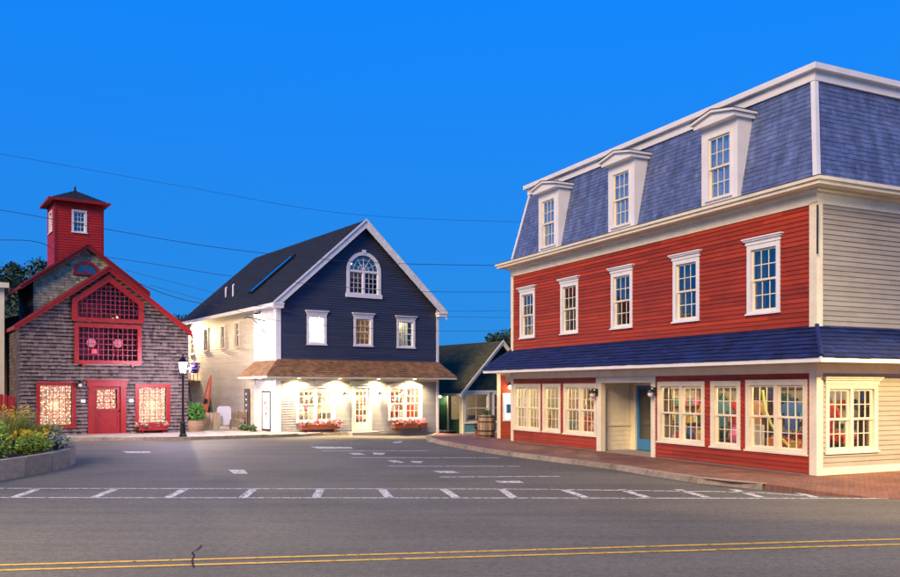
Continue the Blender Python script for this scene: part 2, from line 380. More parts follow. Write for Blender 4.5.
PANES = {}
def pane(P, T, x0, x1, z0, z1, y, gm, wob=0.35):
    k = (round(x1 - x0, 2), round(z1 - z0, 2), gm.name)
    if k not in PANES:
        PANES[k] = MB().box(-k[0] / 2, k[0] / 2, -.002, .002, -k[1] / 2, k[1] / 2).mesh('pane', gm)
    Tp = T @ Matrix.Translation(((x0 + x1) / 2, y, (z0 + z1) / 2)) @ Matrix.Rotation(R(rnd.uniform(-wob, wob)), 4, 'Z') @ Matrix.Rotation(R(rnd.uniform(-wob, wob)), 4, 'X')
    return obj('pane', PANES[k], P, Tp)
def inset(r, k=0.02): return (r[0] + k, r[1] - k, r[2] + k, r[3] - k)
I4 = Matrix.Identity(4)
def window(P, T, x0, x1, z0, z1, units=1, nx=3, nz=2, cas=0.11, head=True, sill=True, tm=None, gm=None, per_pane=True, dh=True, mull=0.10, label=None, name='window', mun=.022, proud=.04, sashm=None):
    tm = tm or M_trim; gm = gm or M_glass; sashm = sashm or tm
    b = MB(); yo = -proud; yi = 0.115
    b.box(x0, x0 + cas, yo, yi, z0, z1); b.box(x1 - cas, x1, yo, yi, z0, z1)
    b.box(x0 + cas, x1 - cas, yo + .002, yi, z1 - cas, z1); b.box(x0 + cas, x1 - cas, yo + .002, yi, z0, z0 + cas * .8)
    if sill: b.box(x0 - .03, x1 + .03, yo - .035, yo + .004, z0 - .0, z0 + .045)
    if head:
        b.box(x0 - .03, x1 + .03, yo - .02, 0.0, z1 + .001, z1 + .09); b.box(x0 - .07, x1 + .07, yo - .06, 0.0, z1 + .09, z1 + .13); b.box(x0 - .10, x1 + .10, yo - .09, 0.0, z1 + .13, z1 + .165)
    ix0, ix1, iz0, iz1 = x0 + cas, x1 - cas, z0 + cas * .8, z1 - cas
    uw = (ix1 - ix0 - mull * (units - 1)) / units
    for k in range(1, units):
        xm = ix0 + k * uw + (k - 1) * mull; b.box(xm, xm + mull, yo + .012, yi, iz0, iz1)
    W = b.build(name, tm, P, T)
    if label: W['label'] = label
    s = MB(); st = .05; zm = (iz0 + iz1) / 2
    for k in range(units):
        a = ix0 + k * (uw + mull); c = a + uw
        for (za, zb, y) in (((zm - .02, iz1, .025), (iz0, zm + .02, .06)) if dh else ((iz0, iz1, .03),)):
            s.box(a, a + st, y, y + .034, za, zb); s.box(c - st, c, y, y + .034, za, zb)
            s.box(a + st, c - st, y + .001, y + .033, zb - st * .9, zb); s.box(a + st, c - st, y + .001, y + .033, za, za + st)
            pa, pc, pz0, pz1 = a + st, c - st, za + st, zb - st * .9
            dx = (pc - pa) / nx; dz = (pz1 - pz0) / nz
            for i in range(1, nx): s.box(pa + i * dx - mun / 2, pa + i * dx + mun / 2, y + .004, y + .03, pz0, pz1)
            for j in range(1, nz): s.box(pa, pc, y + .006, y + .028, pz0 + j * dz - mun / 2, pz0 + j * dz + mun / 2)
            if per_pane:
                for i in range(nx):
                    for j in range(nz):
                        pane(W, I4, pa + i * dx + mun / 2, pa + (i + 1) * dx - mun / 2, pz0 + j * dz + mun / 2, pz0 + (j + 1) * dz - mun / 2, y + .017, gm)
            else: pane(W, I4, pa, pc, pz0, pz1, y + .017, gm, .2)
    s.build('sash', sashm, W)
    return W
def blind(P, T, x0, x1, z0, z1, m, y=.16, folds=7):
    b = MB(); n = folds * 4
    for i in range(n):
        a = x0 + (x1 - x0) * i / n; c = x0 + (x1 - x0) * (i + 1) / n
        ya = y + .02 * math.sin(i * math.pi / 2); yc = y + .02 * math.sin((i + 1) * math.pi / 2)
        b.face([(a, ya, z0), (c, yc, z0), (c, yc, z1), (a, ya, z1)]); b.face([(a, ya + .006, z1), (c, yc + .006, z1), (c, yc + .006, z0), (a, ya + .006, z0)])
    return b.build('curtain', m, P, T)
def glazed_door(P, T, x0, x1, z0, z1, m, gm, nx=1, nz=1, y=.04, solid=.35, handle=True, label=None):
    b = MB(); st = .11
    b.box(x0, x0 + st, y, y + .045, z0, z1); b.box(x1 - st, x1, y, y + .045, z0, z1)
    zs = z0 + solid
    b.box(x0 + st, x1 - st, y + .001, y + .044, z1 - st, z1); b.box(x0 + st, x1 - st, y + .001, y + .044, z0, zs)
    pa, pc, pz0, pz1 = x0 + st, x1 - st, zs, z1 - st; dx = (pc - pa) / nx; dz = (pz1 - pz0) / nz; mu = .024
    for i in range(1, nx): b.box(pa + i * dx - mu / 2, pa + i * dx + mu / 2, y + .006, y + .038, pz0, pz1)
    for j in range(1, nz): b.box(pa, pc, y + .008, y + .036, pz0 + j * dz - mu / 2, pz0 + j * dz + mu / 2)
    D = b.build('door', m, P, T)
    if label: D['label'] = label
    for i in range(nx):
        for j in range(nz):
            pane(D, I4, pa + i * dx + .01, pa + (i + 1) * dx - .01, pz0 + j * dz + .01, pz0 + (j + 1) * dz - .01, y + .022, gm)
    if handle:
        MB().tube([(x1 - st * .5, y - .01, z0 + .95), (x1 - st * .5, y - .06, z0 + .95), (x1 - st * 1.4, y - .06, z0 + .95)], .012, 6).build('handle', M_black, D)
    return D

# ---------------------------------------------------------------- ground, pavements, markings
def frange(a, b, s):
    o = []
    while a < b - 1e-6: o.append(a); a += s
    return o + [b]
xs = [-900, -400, -150, -70] + frange(-40, 40, 1.0) + [70, 150, 400, 900]
ys = [-900, -300, -100, -40, -15] + frange(0, 70, 1.0) + [90, 150, 400, 900, 1500]
vv = [(x, y, g(x, y)) for y in ys for x in xs]; nx_ = len(xs)
me = bpy.data.meshes.new('road')
me.from_pydata(vv, [], [(j * nx_ + i, j * nx_ + i + 1, (j + 1) * nx_ + i + 1, (j + 1) * nx_ + i) for j in range(len(ys) - 1) for i in range(nx_ - 1)])
me.materials.append(M_asph)
road = tag(obj('road', me), 'grey asphalt street and open square in front of the shops', kind='structure')

def resample(pts, step):
    pts = [Vector((p[0], p[1], 0)) for p in pts]; out = [pts[0].copy()]; acc = 0.0
    for a, b in zip(pts, pts[1:]):
        l = (b - a).length; t = step - acc
        while t <= l: out.append(a.lerp(b, t / l)); t += step
        acc = l - (t - step)
    if (out[-1] - pts[-1]).length > step * .3: out.append(pts[-1].copy())
    return out
def smooth(pts, it=2):
    pts = [Vector((p[0], p[1], 0)) for p in pts]
    for _ in range(it):
        o = [pts[0]]
        for a, b in zip(pts, pts[1:]): o += [a.lerp(b, .25), a.lerp(b, .75)]
        pts = o + [pts[-1]]
    return pts
def marking(name, pts, m, wid=None, dz=.006):
    """pts: centre line with width, or a polygon"""
    b = MB()
    if wid:
        ln = resample(pts, .8)
        for a, c in zip(ln, ln[1:]):
            d = (c - a).normalized(); n = Vector((-d.y, d.x, 0)) * wid / 2
            b.face([(p.x, p.y, g(p.x, p.y) + dz) for p in (a - n, c - n, c + n, a + n)])
    else: b.face([(p[0], p[1], g(p[0], p[1]) + dz) for p in pts])
    return b.build(name, m, road)
# ladder crossing along the street
marking('crosswalk_line', [G(-90, 488.3), G(530, 489.2), G(752, 492.2), G(815, 496.5)], M_wpaint, .10)
marking('crosswalk_line', [G(-110, 497.6), G(450, 498.0), G(960, 498.6)], M_wpaint, .10)
for (bx, tx) in ((-66, -33), (14, 36), (94, 114), (168, 184), (243, 253), (316, 320.5), (389, 382), (456, 444), (513, 502), (585, 563), (647, 621), (707, 678), (762, 733), (815, 786)):
    a = G(bx, 497.4); c = G(tx, 489.6); d = (c - a).normalized()
    marking('crosswalk_bar', [a - d * .02, c + d * .02], M_wpaint, .17)
for k in (0, 5.2):
    marking('centre_line', [G(-120, 568.6 + k), G(0, 565.2 + k), G(450, 552.4 + k), G(900, 539.2 + k), G(1050, 535.0 + k)], M_ypaint, .085)
for (x0, y0, x1, y1) in ((321, 450.7, 430, 450.9), (351, 457.6, 500, 457.8), (388, 466.2, 520, 466.4), (440, 477, 560, 476.4)):
    marking('parking_line', [G(x0, y0), G(x1, y1)], M_wfaint, .15)
for q in (((310, 446.6), (351, 447), (353, 448.6), (318, 448.6)), ((348, 453), (360, 453), (366, 454.8), (354, 454.8)), ((372, 452.6), (386, 453), (382, 455), (374, 454.6)),
          ((386, 460.2), (398, 460.6), (405, 462.6), (394, 462.6)), ((410, 461), (424, 461.4), (420, 463), (414, 462.8)), ((395, 441.6), (403, 441), (400, 443), (392, 443)), ((426, 441.2), (434, 441), (437, 442.4), (430, 442.4)),
          ((228, 469.8), (244, 469.8), (248, 473.8), (234, 473.8)), ((122, 451.2), (149, 451.4), (151, 453), (127, 453)), ((432, 471), (452, 471), (460, 473), (440, 473)), ((495, 481), (520, 481), (524, 483), (500, 483))):
    marking('painted_arrow', [G(*p) for p in q], M_wpaint)
# tar-sealed crack
b = MB(); ck = [G(193.5, 568), G(192, 561), G(194, 556), G(192, 553), G(197, 550), G(201, 547), G(200, 546), G(206, 544.5)]
for a, c in zip(ck, ck[1:]):
    d = (c - a).normalized(); n = Vector((-d.y, d.x, 0)) * rnd.uniform(.006, .014)
    b.face([(p.x, p.y, .012) for p in (a - n, c - n * .8, c + n * .8, a + n)])
b.build('road_crack', mat('tar', (0.02, 0.018, 0.016), .95, spec=.1), road)

def pavement(name, outer, inner, m, label, kerb=True, h=.12, step=1.6, kh=.155):
    n = 40
    def rs(p):
        L = sum((Vector(b[:2]) - Vector(a[:2])).length for a, b in zip(p, p[1:])); r = resample(p, L / n * .9999); return (r + [r[-1]] * 3)[:n + 1]
    o = rs(outer); q = rs(inner); b = MB(); K = 6
    P = [[(lambda p: (p.x, p.y, g(p.x, p.y) + h))(a.lerp(c, k / K)) for k in range(K + 1)] for a, c in zip(o, q)]
    for i in range(n):
        for k in range(K): b.face([P[i][k], P[i + 1][k], P[i + 1][k + 1], P[i][k + 1]])
    S = tag(b.build(name, m), label, kind='structure')
    if kerb:
        ln = resample(outer, step)
        for i, (a, c) in enumerate(zip(ln, ln[1:])):
            d = (c - a); L = d.length; ang = math.atan2(d.y, d.x); mid = (a + c) / 2
            inn = (q[min(n, int(i / len(ln) * n))] - a); s = 1 if (-d.y * inn.x + d.x * inn.y) > 0 else -1
            kb = MB(); j = rnd.uniform(0, .006); f = kh / .155
            y0, y1 = (-.02, .17) if s > 0 else (-.17, .02)
            kb.prism([(-L / 2 + .006, -.25), (L / 2 - .006, -.25), (L / 2 - .006, h + .006 + j), (-L / 2 + .006, h + .006 + j)], y0, y1, rnd.random())
            kb.build('kerb_stone', M_granite, S, TR(mid.x, mid.y, g(mid.x, mid.y), math.degrees(ang)))
    return S
RO = Vector((2.314, 31.236, 0)); RA = -64.48
def red(x, y): c, s = math.cos(R(RA)), math.sin(R(RA)); return Vector((RO.x + c * x - s * y, RO.y + s * x + c * y, 0))
NO = Vector((-7.74, 37.6, 0)); NA = 34.5
def nav(x, y): c, s = math.cos(R(NA)), math.sin(R(NA)); return Vector((NO.x + c * x - s * y, NO.y + s * x + c * y, 0))
BO = Vector((-17.66, 34.1, 0)); BA = 34.0
def barn(x, y): c, s = math.cos(R(BA)), math.sin(R(BA)); return Vector((BO.x + c * x - s * y, BO.y + s * x + c * y, 0))
outerB = smooth([G(436, 434.6), G(424, 439), G(432, 443), G(460, 448), G(486, 453), G(555, 462), G(617, 469.5), G(645, 475), G(690, 482), G(724, 487), G(765, 489.8)], 2)
innerB = [red(-9.2, 2.5), red(-6.5, 2.5), red(-3, 2.2), red(0, 2), red(7, 2), red(13.2, 2), red(13.5, 2), red(13.6, 1.9)]
pavement('brick_pavement', outerB, innerB, M_brick, 'red brick pavement with granite kerb beside the red shop building')
# the dropped corner where the bricks run down to the street
b = MB(); oc = smooth([G(765, 489.8), G(800, 493.5), G(845, 497), G(905, 499.5), G(1000, 500)], 1); oc = resample(oc, .5); ic = red(13.6, 1.9), red(13.7, 9)
n = len(oc)
for i in range(n - 1):
    for k in range(5):
        q = []
        for (ii, kk) in ((i, k), (i + 1, k), (i + 1, k + 1), (i, k + 1)):
            t = ii / (n - 1); p = oc[ii].lerp(ic[0].lerp(ic[1], t), kk / 5); q.append((p.x, p.y, .012 + .111 * max(ss(kk / 5 * 2.2), 1 - ss(ii / 5))))
        b.face(q)
    p0, p1 = oc[i], oc[i + 1]; b.face([(p0.x, p0.y, -.02), (p1.x, p1.y, -.02), (p1.x, p1.y, .012 + .111 * (1 - ss((i + 1) / 5))), (p0.x, p0.y, .012 + .111 * (1 - ss(i / 5)))])
tag(b.build('brick_apron', M_brick), 'brick corner pavement sloping flush into the street beside the cream side wall', kind='structure')
outerA = smooth([G(-60, 441.5), G(66, 441), G(130, 440.2), G(185, 440.2), G(230, 438.8), G(270, 437.6), G(300, 436.8), G(344, 434.8), G(400, 433.4), G(440, 431.8)], 2)
innerA = [barn(-6, 2), barn(0, .8), barn(3, .8), barn(6.6, .8), barn(9.5, 7), nav(.3, 10), nav(.4, 3), nav(1.2, .8), nav(5, .8), nav(8.6, .6), nav(10.4, .8)]
pavement('concrete_pavement', outerA, innerA, M_conc, 'pale concrete pavement in front of the shingled barn and the navy shop')

# ---------------------------------------------------------------- red mansard building
def gable_roof(P, W, D, ze, zp, xp, ov, of, m, rake_m, rh=.24, th=.12, e=.16, sw=.32, y0=0.0, rake=True, shing=True, back=None, rearof=None):
    sl = (zp - ze) / xp; sr = (zp - ze) / (W - xp); rearof = of if rearof is None else rearof
    EL = (-ov, ze - ov * sl); ER = (W + ov, ze - ov * sr); ya, yb = y0 - of, y0 + D + rearof
    roof = MB().prism([EL, (xp, zp), ER, (ER[0], ER[1] + th), (xp, zp + th), (EL[0], EL[1] + th)], ya, yb).build('roof', m, P)
    for (o, xd, up) in (((EL[0], yb, EL[1] + th + .004), (0, -1, 0), (xp - EL[0], 0, zp - EL[1])), ((ER[0], ya, ER[1] + th + .004), (0, 1, 0), (xp - ER[0], 0, zp - ER[1]))):
        if shing: shingles(roof, planeT(o, xd, up), yb - ya, 0, Vector(up).length - .02, m, e, sw, th=.012)
    if rake:
        rk = MB(); y = ya - .035
        for (a, c) in ((EL, (xp, zp)), ((xp, zp), ER)):
            rk.prism([(a[0], a[1] + th + .02), (a[0], a[1] - rh), (c[0], c[1] - rh), (c[0], c[1] + th + .02)], y, ya - .002)
        rk.build('rake_board', rake_m, P)
        cr = MB()
        for (a, c) in ((EL, (xp, zp)), ((xp, zp), ER)):
            cr.prism([(a[0], a[1] + th + .05), (a[0], a[1] + th - .05), (c[0], c[1] + th - .05), (c[0], c[1] + th + .05)], y - .05, y - .002)
        cr.build('rake_moulding', rake_m, P)
        MB().box(EL[0] - .025, EL[0] - .002, ya - .02, yb, EL[1] - .06, EL[1] + th - .01).build('eave_board', rake_m, P)
        MB().box(ER[0] + .002, ER[0] + .025, ya - .02, yb, ER[1] - .06, ER[1] + th - .01).build('eave_board', rake_m, P)
    return roof, EL, ER

W, D = 13.78, 9.0
RB = thing('mansard_building', 'large red clapboard shop building with slate mansard roof and three white dormers', 'building', (RO.x, RO.y, 0), RA)
TF = I4; TRt = TR(W, 0, 0, 90); TL = TR(0, D, 0, -90); TBk = TR(W, D, 0, 180)
up_c = (1.155, 3.86, 6.68, 9.51, 12.235)
upw = [(c - .52, c + .52, 3.88, 5.60) for c in up_c]
grd = [((.16, 2.05, .55, 2.25), 2), ((2.19, 3.33, .56, 2.25), 1), ((3.51, 5.39, .55, 2.25), 2), ((8.33, 10.22, .56, 2.28), 2), ((10.44, 11.49, .55, 2.28), 1), ((11.66, 13.54, .55, 2.30), 2)]
dro = (5.42, 8.22, -.5, 2.40)
opsF = [inset(r) for r in upw] + [inset(r) for r, _ in grd] + [dro]
sidew = (.26, 1.98, .60, 2.19)
core(RB, TF, W, -.4, 6.6, opsF); core(RB, TRt, D, -.4, 6.6, [inset(sidew)], inner=.125, name='side_wall'); core(RB, TL, D, -.4, 6.6, [], inner=.125, name='side_wall'); core(RB, TBk, W, -.4, 6.6, [], name='rear_wall')
siding(RB, TF, W - .17, .16, 2.44, opsF, M_red, x0=.15); siding(RB, TF, W - .17, 3.40, 6.26, opsF, M_red, x0=.15)
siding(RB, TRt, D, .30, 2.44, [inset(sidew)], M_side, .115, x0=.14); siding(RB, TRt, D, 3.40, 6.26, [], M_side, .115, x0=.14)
siding(RB, TL, D, .16, 6.2, [], M_red)
t = MB(); t.box(W - .18, W + .03, -.035, .004, .13, 6.3); t.box(W + .002, W + .034, .004, .15, .13, 6.3); t.build('corner_board', M_trim, RB); MB().box(-.03, .15, -.035, .004, .13, 6.3).build('corner_board', M_trim, RB)
t = MB(); t.box(-.02, W + .02, -.03, .003, 2.44, 2.70); t.box(W + .002, W + .032, .004, D, 2.44, 2.70); t.box(W + .002, W + .03, .15, D, .13, .30); t.build('frieze_board', M_trim, RB)
for i, r in enumerate(upw): window(RB, TF, *r, cas=.12, tm=M_white, gm=M_glassd, sashm=M_trim)
for (r, u) in grd: window(RB, TF, *r, units=u, cas=.13, tm=M_trim, head=False, proud=.03, mun=.017)
window(RB, TRt, *sidew, units=2, cas=.11, tm=M_trim, head=True, proud=.03, mun=.017)
for c in up_c:
    for s in (-1, 1): blind(RB, TF, c + s * .27 - .14, c + s * .27 + .14, 3.98, 5.5, M_curt, .2, 3)
# entrance recess: side walls, back wall with the blue door
rec = MB(); dr = 1.28
rec.box(5.30, 5.44, .125, dr + .12, .0, 2.95); rec.box(8.20, 8.34, .125, dr + .12, .0, 2.95); rec.box(5.44, 5.62, dr, dr + .12, .0, 2.95); rec.box(6.72, 8.20, dr, dr + .12, .0, 2.95); rec.box(5.62, 6.72, dr, dr + .12, 2.26, 2.95); rec.box(5.44, 8.20, .125, dr, 2.40, 2.46)
rec.build('recess_wall', M_trim, RB)
pn = MB(); pn.box(5.441, 5.455, .25, .34, .95, 2.40); pn.box(5.441, 5.455, 1.14, 1.23, .95, 2.40); pn.box(5.441, 5.475, .14, 1.27, .90, .97); pn.build('panel_moulding', M_trim, RB)
Trec = TR(5.444, 1.27, 0, -90); siding(RB, Trec, 1.13, .14, .90, [], M_side, .15, x0=0, th=.035)
hd = MB(); hd.box(5.42, 5.66, -.04, .124, .125, 2.26); hd.box(8.06, 8.24, -.04, .124, .125, 2.26); hd.box(5.40, 8.26, -.05, .124, 2.26, 2.43); hd.build('entrance_surround', M_trim, RB)
MB().box(5.44, 8.2, .0, dr, .05, .128).build('threshold', M_conc, RB)
Td = TR(0, dr, 0)
f = MB(); f.box(5.62, 5.70, -.02, .11, .13, 2.26); f.box(6.64, 6.72, -.02, .11, .13, 2.26); f.box(5.70, 6.64, -.02, .11, 2.18, 2.26); f.build('door_frame', M_trim, RB, Td)
glazed_door(RB, Td, 5.705, 6.635, .14, 2.175, M_blue, M_glass, label='bright blue glazed shop door set back in the recess')
# storeys and rooms
fl = MB(); fl.box(.13, W - .13, .13, D - .13, -.05, .115); fl.build('ground_floor', M_floor, RB)
fl = MB(); fl.box(.13, W - .13, .13, D - .13, 2.97, 3.12); fl.build('upper_floor', M_plaster, RB)
ip = MB(); ip.box(.13, 5.3, 3.4, 3.5, .115, 2.97); ip.box(5.3, 5.42, 1.41, 3.4, .115, 2.97); ip.build('interior_wall', M_plaster, RB)
ip = MB(); ip.box(8.34, W - .13, 4.4, 4.5, .115, 2.97); ip.box(8.342, 8.36, .14, 1.41, .115, 2.97); ip.box(8.22, 8.36, 1.41, 4.4, .115, 2.97); ip.box(W - .15, W - .135, 2.1, 4.4, .115, 2.97); ip.build('interior_wall', mat('brown_panelling', (.30, .19, .11), .7, .25, 3, 0, .1, 30, streak=(6, 6, .6)), RB)
# skirt roof over the shopfront
AP, AZ0, AZ1 = .80, 2.78, 3.50
aw = MB(); o = [(-AP, -AP), (W + AP, -AP), (W + AP, D), (-AP, D)]; i_ = [(0, 0), (W, 0), (W, D), (0, D)]
for k in ((0, 1), (1, 2), (3, 0)):
    a, c = k; aw.face([(*o[a], AZ0 - .005), (*o[c], AZ0 - .005), (*i_[c], AZ1 - .005), (*i_[a], AZ1 - .005)])
AW = aw.build('skirt_roof', M_awn, RB)
sl_ = math.hypot(AP, AZ1 - AZ0)
shingles(AW, planeT((-AP, -AP, AZ0), (1, 0, 0), (0, AP, AZ1 - AZ0)), W + 2 * AP, -.03, sl_, M_awn, .145, .30, xr=lambda z: (AP * max(0, z) / sl_, W + 2 * AP - AP * max(0, z) / sl_), th=.03)
shingles(AW, planeT((W + AP, -AP, AZ0), (0, 1, 0), (-AP, 0, AZ1 - AZ0)), D + AP, -.03, sl_, M_awn, .145, .30, xr=lambda z: (AP * max(0, z) / sl_, D + AP), th=.03)
shingles(AW, planeT((-AP, D, AZ0), (0, -1, 0), (AP, 0, AZ1 - AZ0)), D + AP, -.03, sl_, M_awn, .145, .30, xr=lambda z: (0, D + AP - AP * max(0, z) / sl_), th=.016)
MB().tube([(W + AP, -AP, AZ0 + .02), (W, 0, AZ1 + .02)], .05, 6).build('hip_cap', M_awn, AW); MB().tube([(-AP, -AP, AZ0 + .02), (0, 0, AZ1 + .02)], .05, 6).build('hip_cap', M_awn, AW)
fa = MB(); fa.box(-AP, W + AP, -AP, -AP + .03, 2.655, 2.775); fa.box(W + AP - .03, W + AP, -AP + .03, D, 2.656, 2.775); fa.box(-AP, -AP + .03, -AP + .03, D, 2.656, 2.775); fa.build('fascia', M_white, RB)
so = MB(); so.box(-AP + .03, W + AP - .03, -AP + .03, -.035, 2.69, 2.71); so.box(W + .035, W + AP - .03, -.035, D, 2.69, 2.71); so.box(-AP + .03, -.035, -.035, D, 2.69, 2.71); so.build('soffit', M_trim, RB)
# main cornice and mansard
cn = MB(); cn.box(-.03, W + .03, -.035, .003, 6.25, 6.50); cn.box(W + .002, W + .036, .004, D, 6.25, 6.50); cn.box(-.036, -.002, .004, D, 6.25, 6.50)
cn.slab([(-.14, -.14), (W + .14, -.14), (W + .14, D), (-.14, D)], 6.50, 6.575); cn.slab([(-.42, -.42), (W + .42, -.42), (W + .42, D), (-.42, D)], 6.577, 6.66); cn.slab([(-.47, -.47), (W + .47, -.47), (W + .47, D), (-.47, D)], 6.662, 6.74)
cn.build('cornice', M_trim, RB)
MZ0, MZ1, MI = 6.745, 9.30, .5
dk = MB(); lo = [(-.02, -.02), (W + .02, -.02), (W + .02, D), (-.02, D)]; hi = [(MI, MI), (W - MI, MI), (W - MI, D), (MI, D)]
for k in range(4):
    j = (k + 1) % 4; dk.face([(*lo[k], MZ0), (*lo[j], MZ0), (*hi[j], MZ1), (*hi[k], MZ1)])
dk.face([(*p, MZ1) for p in hi]); MR = dk.build('mansard_roof', M_slate, RB)
ml = math.hypot(MI + .02, MZ1 - MZ0); WW = W + .04
dorm = [2.69, 6.755, 10.835]
dops = [(c - .60 + .02, c + .60 + .02, -.1, 2.25) for c in dorm]
shingles(MR, planeT((-.02, -.02, MZ0), (1, 0, 0), (0, MI + .02, MZ1 - MZ0)), WW, 0, ml, M_slate, .118, .17, dops, lambda z: (.52 * z / ml, WW - .52 * z / ml), th=.014)
shingles(MR, planeT((W + .02, -.02, MZ0), (0, 1, 0), (-MI - .02, 0, MZ1 - MZ0)), D, 0, ml, M_slate, .118, .17, (), lambda z: (.52 * z / ml, D), th=.014)
shingles(MR, planeT((-.02, D, MZ0), (0, -1, 0), (MI + .02, 0, MZ1 - MZ0)), D, 0, ml, M_slate, .118, .17, (), lambda z: (0, D - .52 * z / ml), th=.014)
MB().tube([(W + .01, -.01, MZ0), (W - MI - .01, MI + .01, MZ1)], .085, 4).build('hip_board', M_white, MR); MB().tube([(-.01, -.01, MZ0), (MI + .01, MI + .01, MZ1)], .07, 4).build('hip_board', M_white, MR)
tc_ = MB(); tc_.slab([(MI - .08, MI - .08), (W - MI + .08, MI - .08), (W - MI + .08, D), (MI - .08, D)], 9.24, 9.46); tc_.slab([(MI - .20, MI - .20), (W - MI + .20, MI - .20), (W - MI + .20, D), (MI - .20, D)], 9.462, 9.60); tc_.build('roof_cornice', M_white, RB)
lf = MB(); lf.box(-.48, W + .48, -.485, -.30, 6.742, 6.752); lf.build('drip_edge', mat('dark_flashing', (0.06, 0.05, 0.06), .6), RB)
for c in dorm:
    y = -.10; d = MB(); hw = .64
    d.box(c - hw, c - hw + .22, y, y + .12, 6.76, 8.86); d.box(c + hw - .22, c + hw, y, y + .12, 6.76, 8.86); d.box(c - hw + .22, c + hw - .22, y + .002, y + .12, 6.76, 6.96); d.box(c - hw + .22, c + hw - .22, y + .002, y + .12, 8.60, 8.86)
    d.box(c - hw, c - hw + .03, y + .12, .52, 6.76, 8.9); d.box(c + hw - .03, c + hw, y + .12, .52, 6.76, 8.9)
    DM = d.build('dormer', M_white, RB)
    h = MB(); y1 = y - .28; ho = .72
    h.prism([(c - ho, 8.86), (c + ho, 8.86), (c + ho, 8.97), (c, 9.12), (c - ho, 8.97)], y1 + .08, .5)
    h.prism([(c - ho - .05, 8.965), (c, 9.122), (c + ho + .05, 8.965), (c + ho + .05, 9.03), (c, 9.187), (c - ho - .05, 9.03)], y1, .52); h.build('dormer_hood', M_white, DM)
    MB().prism([(c - ho - .06, 9.032), (c, 9.19), (c + ho + .06, 9.032), (c + ho + .06, 9.044), (c, 9.202), (c - ho - .06, 9.044)], y1 - .02, .54).build('dormer_roofing', M_darkroof, DM)
    blind(DM, TR(0, y, 0), c - hw + .24, c + hw - .24, 7.0, 8.56, M_white, .125, 5)  # white blind added behind the panes, standing in for pale sky reflection
    window(DM, TR(0, y, 0), c - hw + .20, c + hw - .20, 6.94, 8.62, cas=.06, head=False, sill=True, tm=M_white, gm=M_glassm, proud=.02, sashm=M_trim)
MB().tube([(W - .02, -.07, 6.2), (W - .02, -.075, 5.1)], .022, 6).build('downspout', M_black, RB, TR(0.1, 0, 0))
def sconce(P, T, x, z, pw, name='wall_lamp', lit=False):
    b = MB(); b.box(x - .05, x + .05, -.075, -.04, z - .12, z + .10); b.tube([(x, -.06, z + .06), (x, -.16, z + .12), (x, -.22, z + .06)], .014, 6); b.lathe([(.02, .06), (.11, .02), (.12, -.03), (.10, -.035)], (x, -.22, z), 12)
    S = b.build(name, M_black, P, T)
    MB().ball((x, -.22, z - .09), .075, 10, 6, 1.1).build('globe', M_bulb if lit else M_white, S)
    if lit: light('POINT', 'lamp_light', S, (x, -.24, z - .1), pw, (1, .82, .55), .07)
    return S
sconce(RB, TR(0, -.02, 0), 5.47, 1.98, 0); sconce(RB, TR(0, -.02, 0), 8.28, 2.02, 0)

# lit rooms of the red building
def pendant(loc, rz, pw, label, c=(1.0, .78, .48), group='ceiling lamps inside the shops', drop=.25):
    P = thing('ceiling_lamp', label, 'lamp', loc, rz, group)
    MB().tube([(0, 0, 0), (0, 0, -drop)], .01, 6).lathe([(.05, 0), (.05, -.03)], (0, 0, 0), 10).build('rod', M_black, P)
    MB().lathe([(.03, -drop + .02), (.16, -drop - .10), (.155, -drop - .105)], (0, 0, 0), 14).build('shade', M_white, P, smooth=True)
    MB().ball((0, 0, -drop - .10), .06).build('bulb', M_bulb, P)
    light('POINT', 'lamp_light', P, (0, 0, -drop - .22), pw, c, .1)
    return P
for (x, y, pw, lb) in ((1.1, .5, 30, 'over the table next to the vestibule'), (2.8, .5, 30, 'between the two wide left windows'), (4.45, .5, 34, 'over the table left of the entrance'), (2.3, 1.9, 95, 'in the middle of the left room'), (9.3, .5, 34, 'right of the entrance'), (10.95, .5, 30, 'behind the single-width window'), (12.5, .5, 40, 'in the street corner'), (10.4, 2.4, 26, 'in the middle of the right room'), (13.1, 1.6, 34, 'behind the cream side-wall window')):
    p = red(x, y); pendant((p.x, p.y, 2.965), 0, pw, 'shaded ceiling lamp in the red shop, ' + lb)

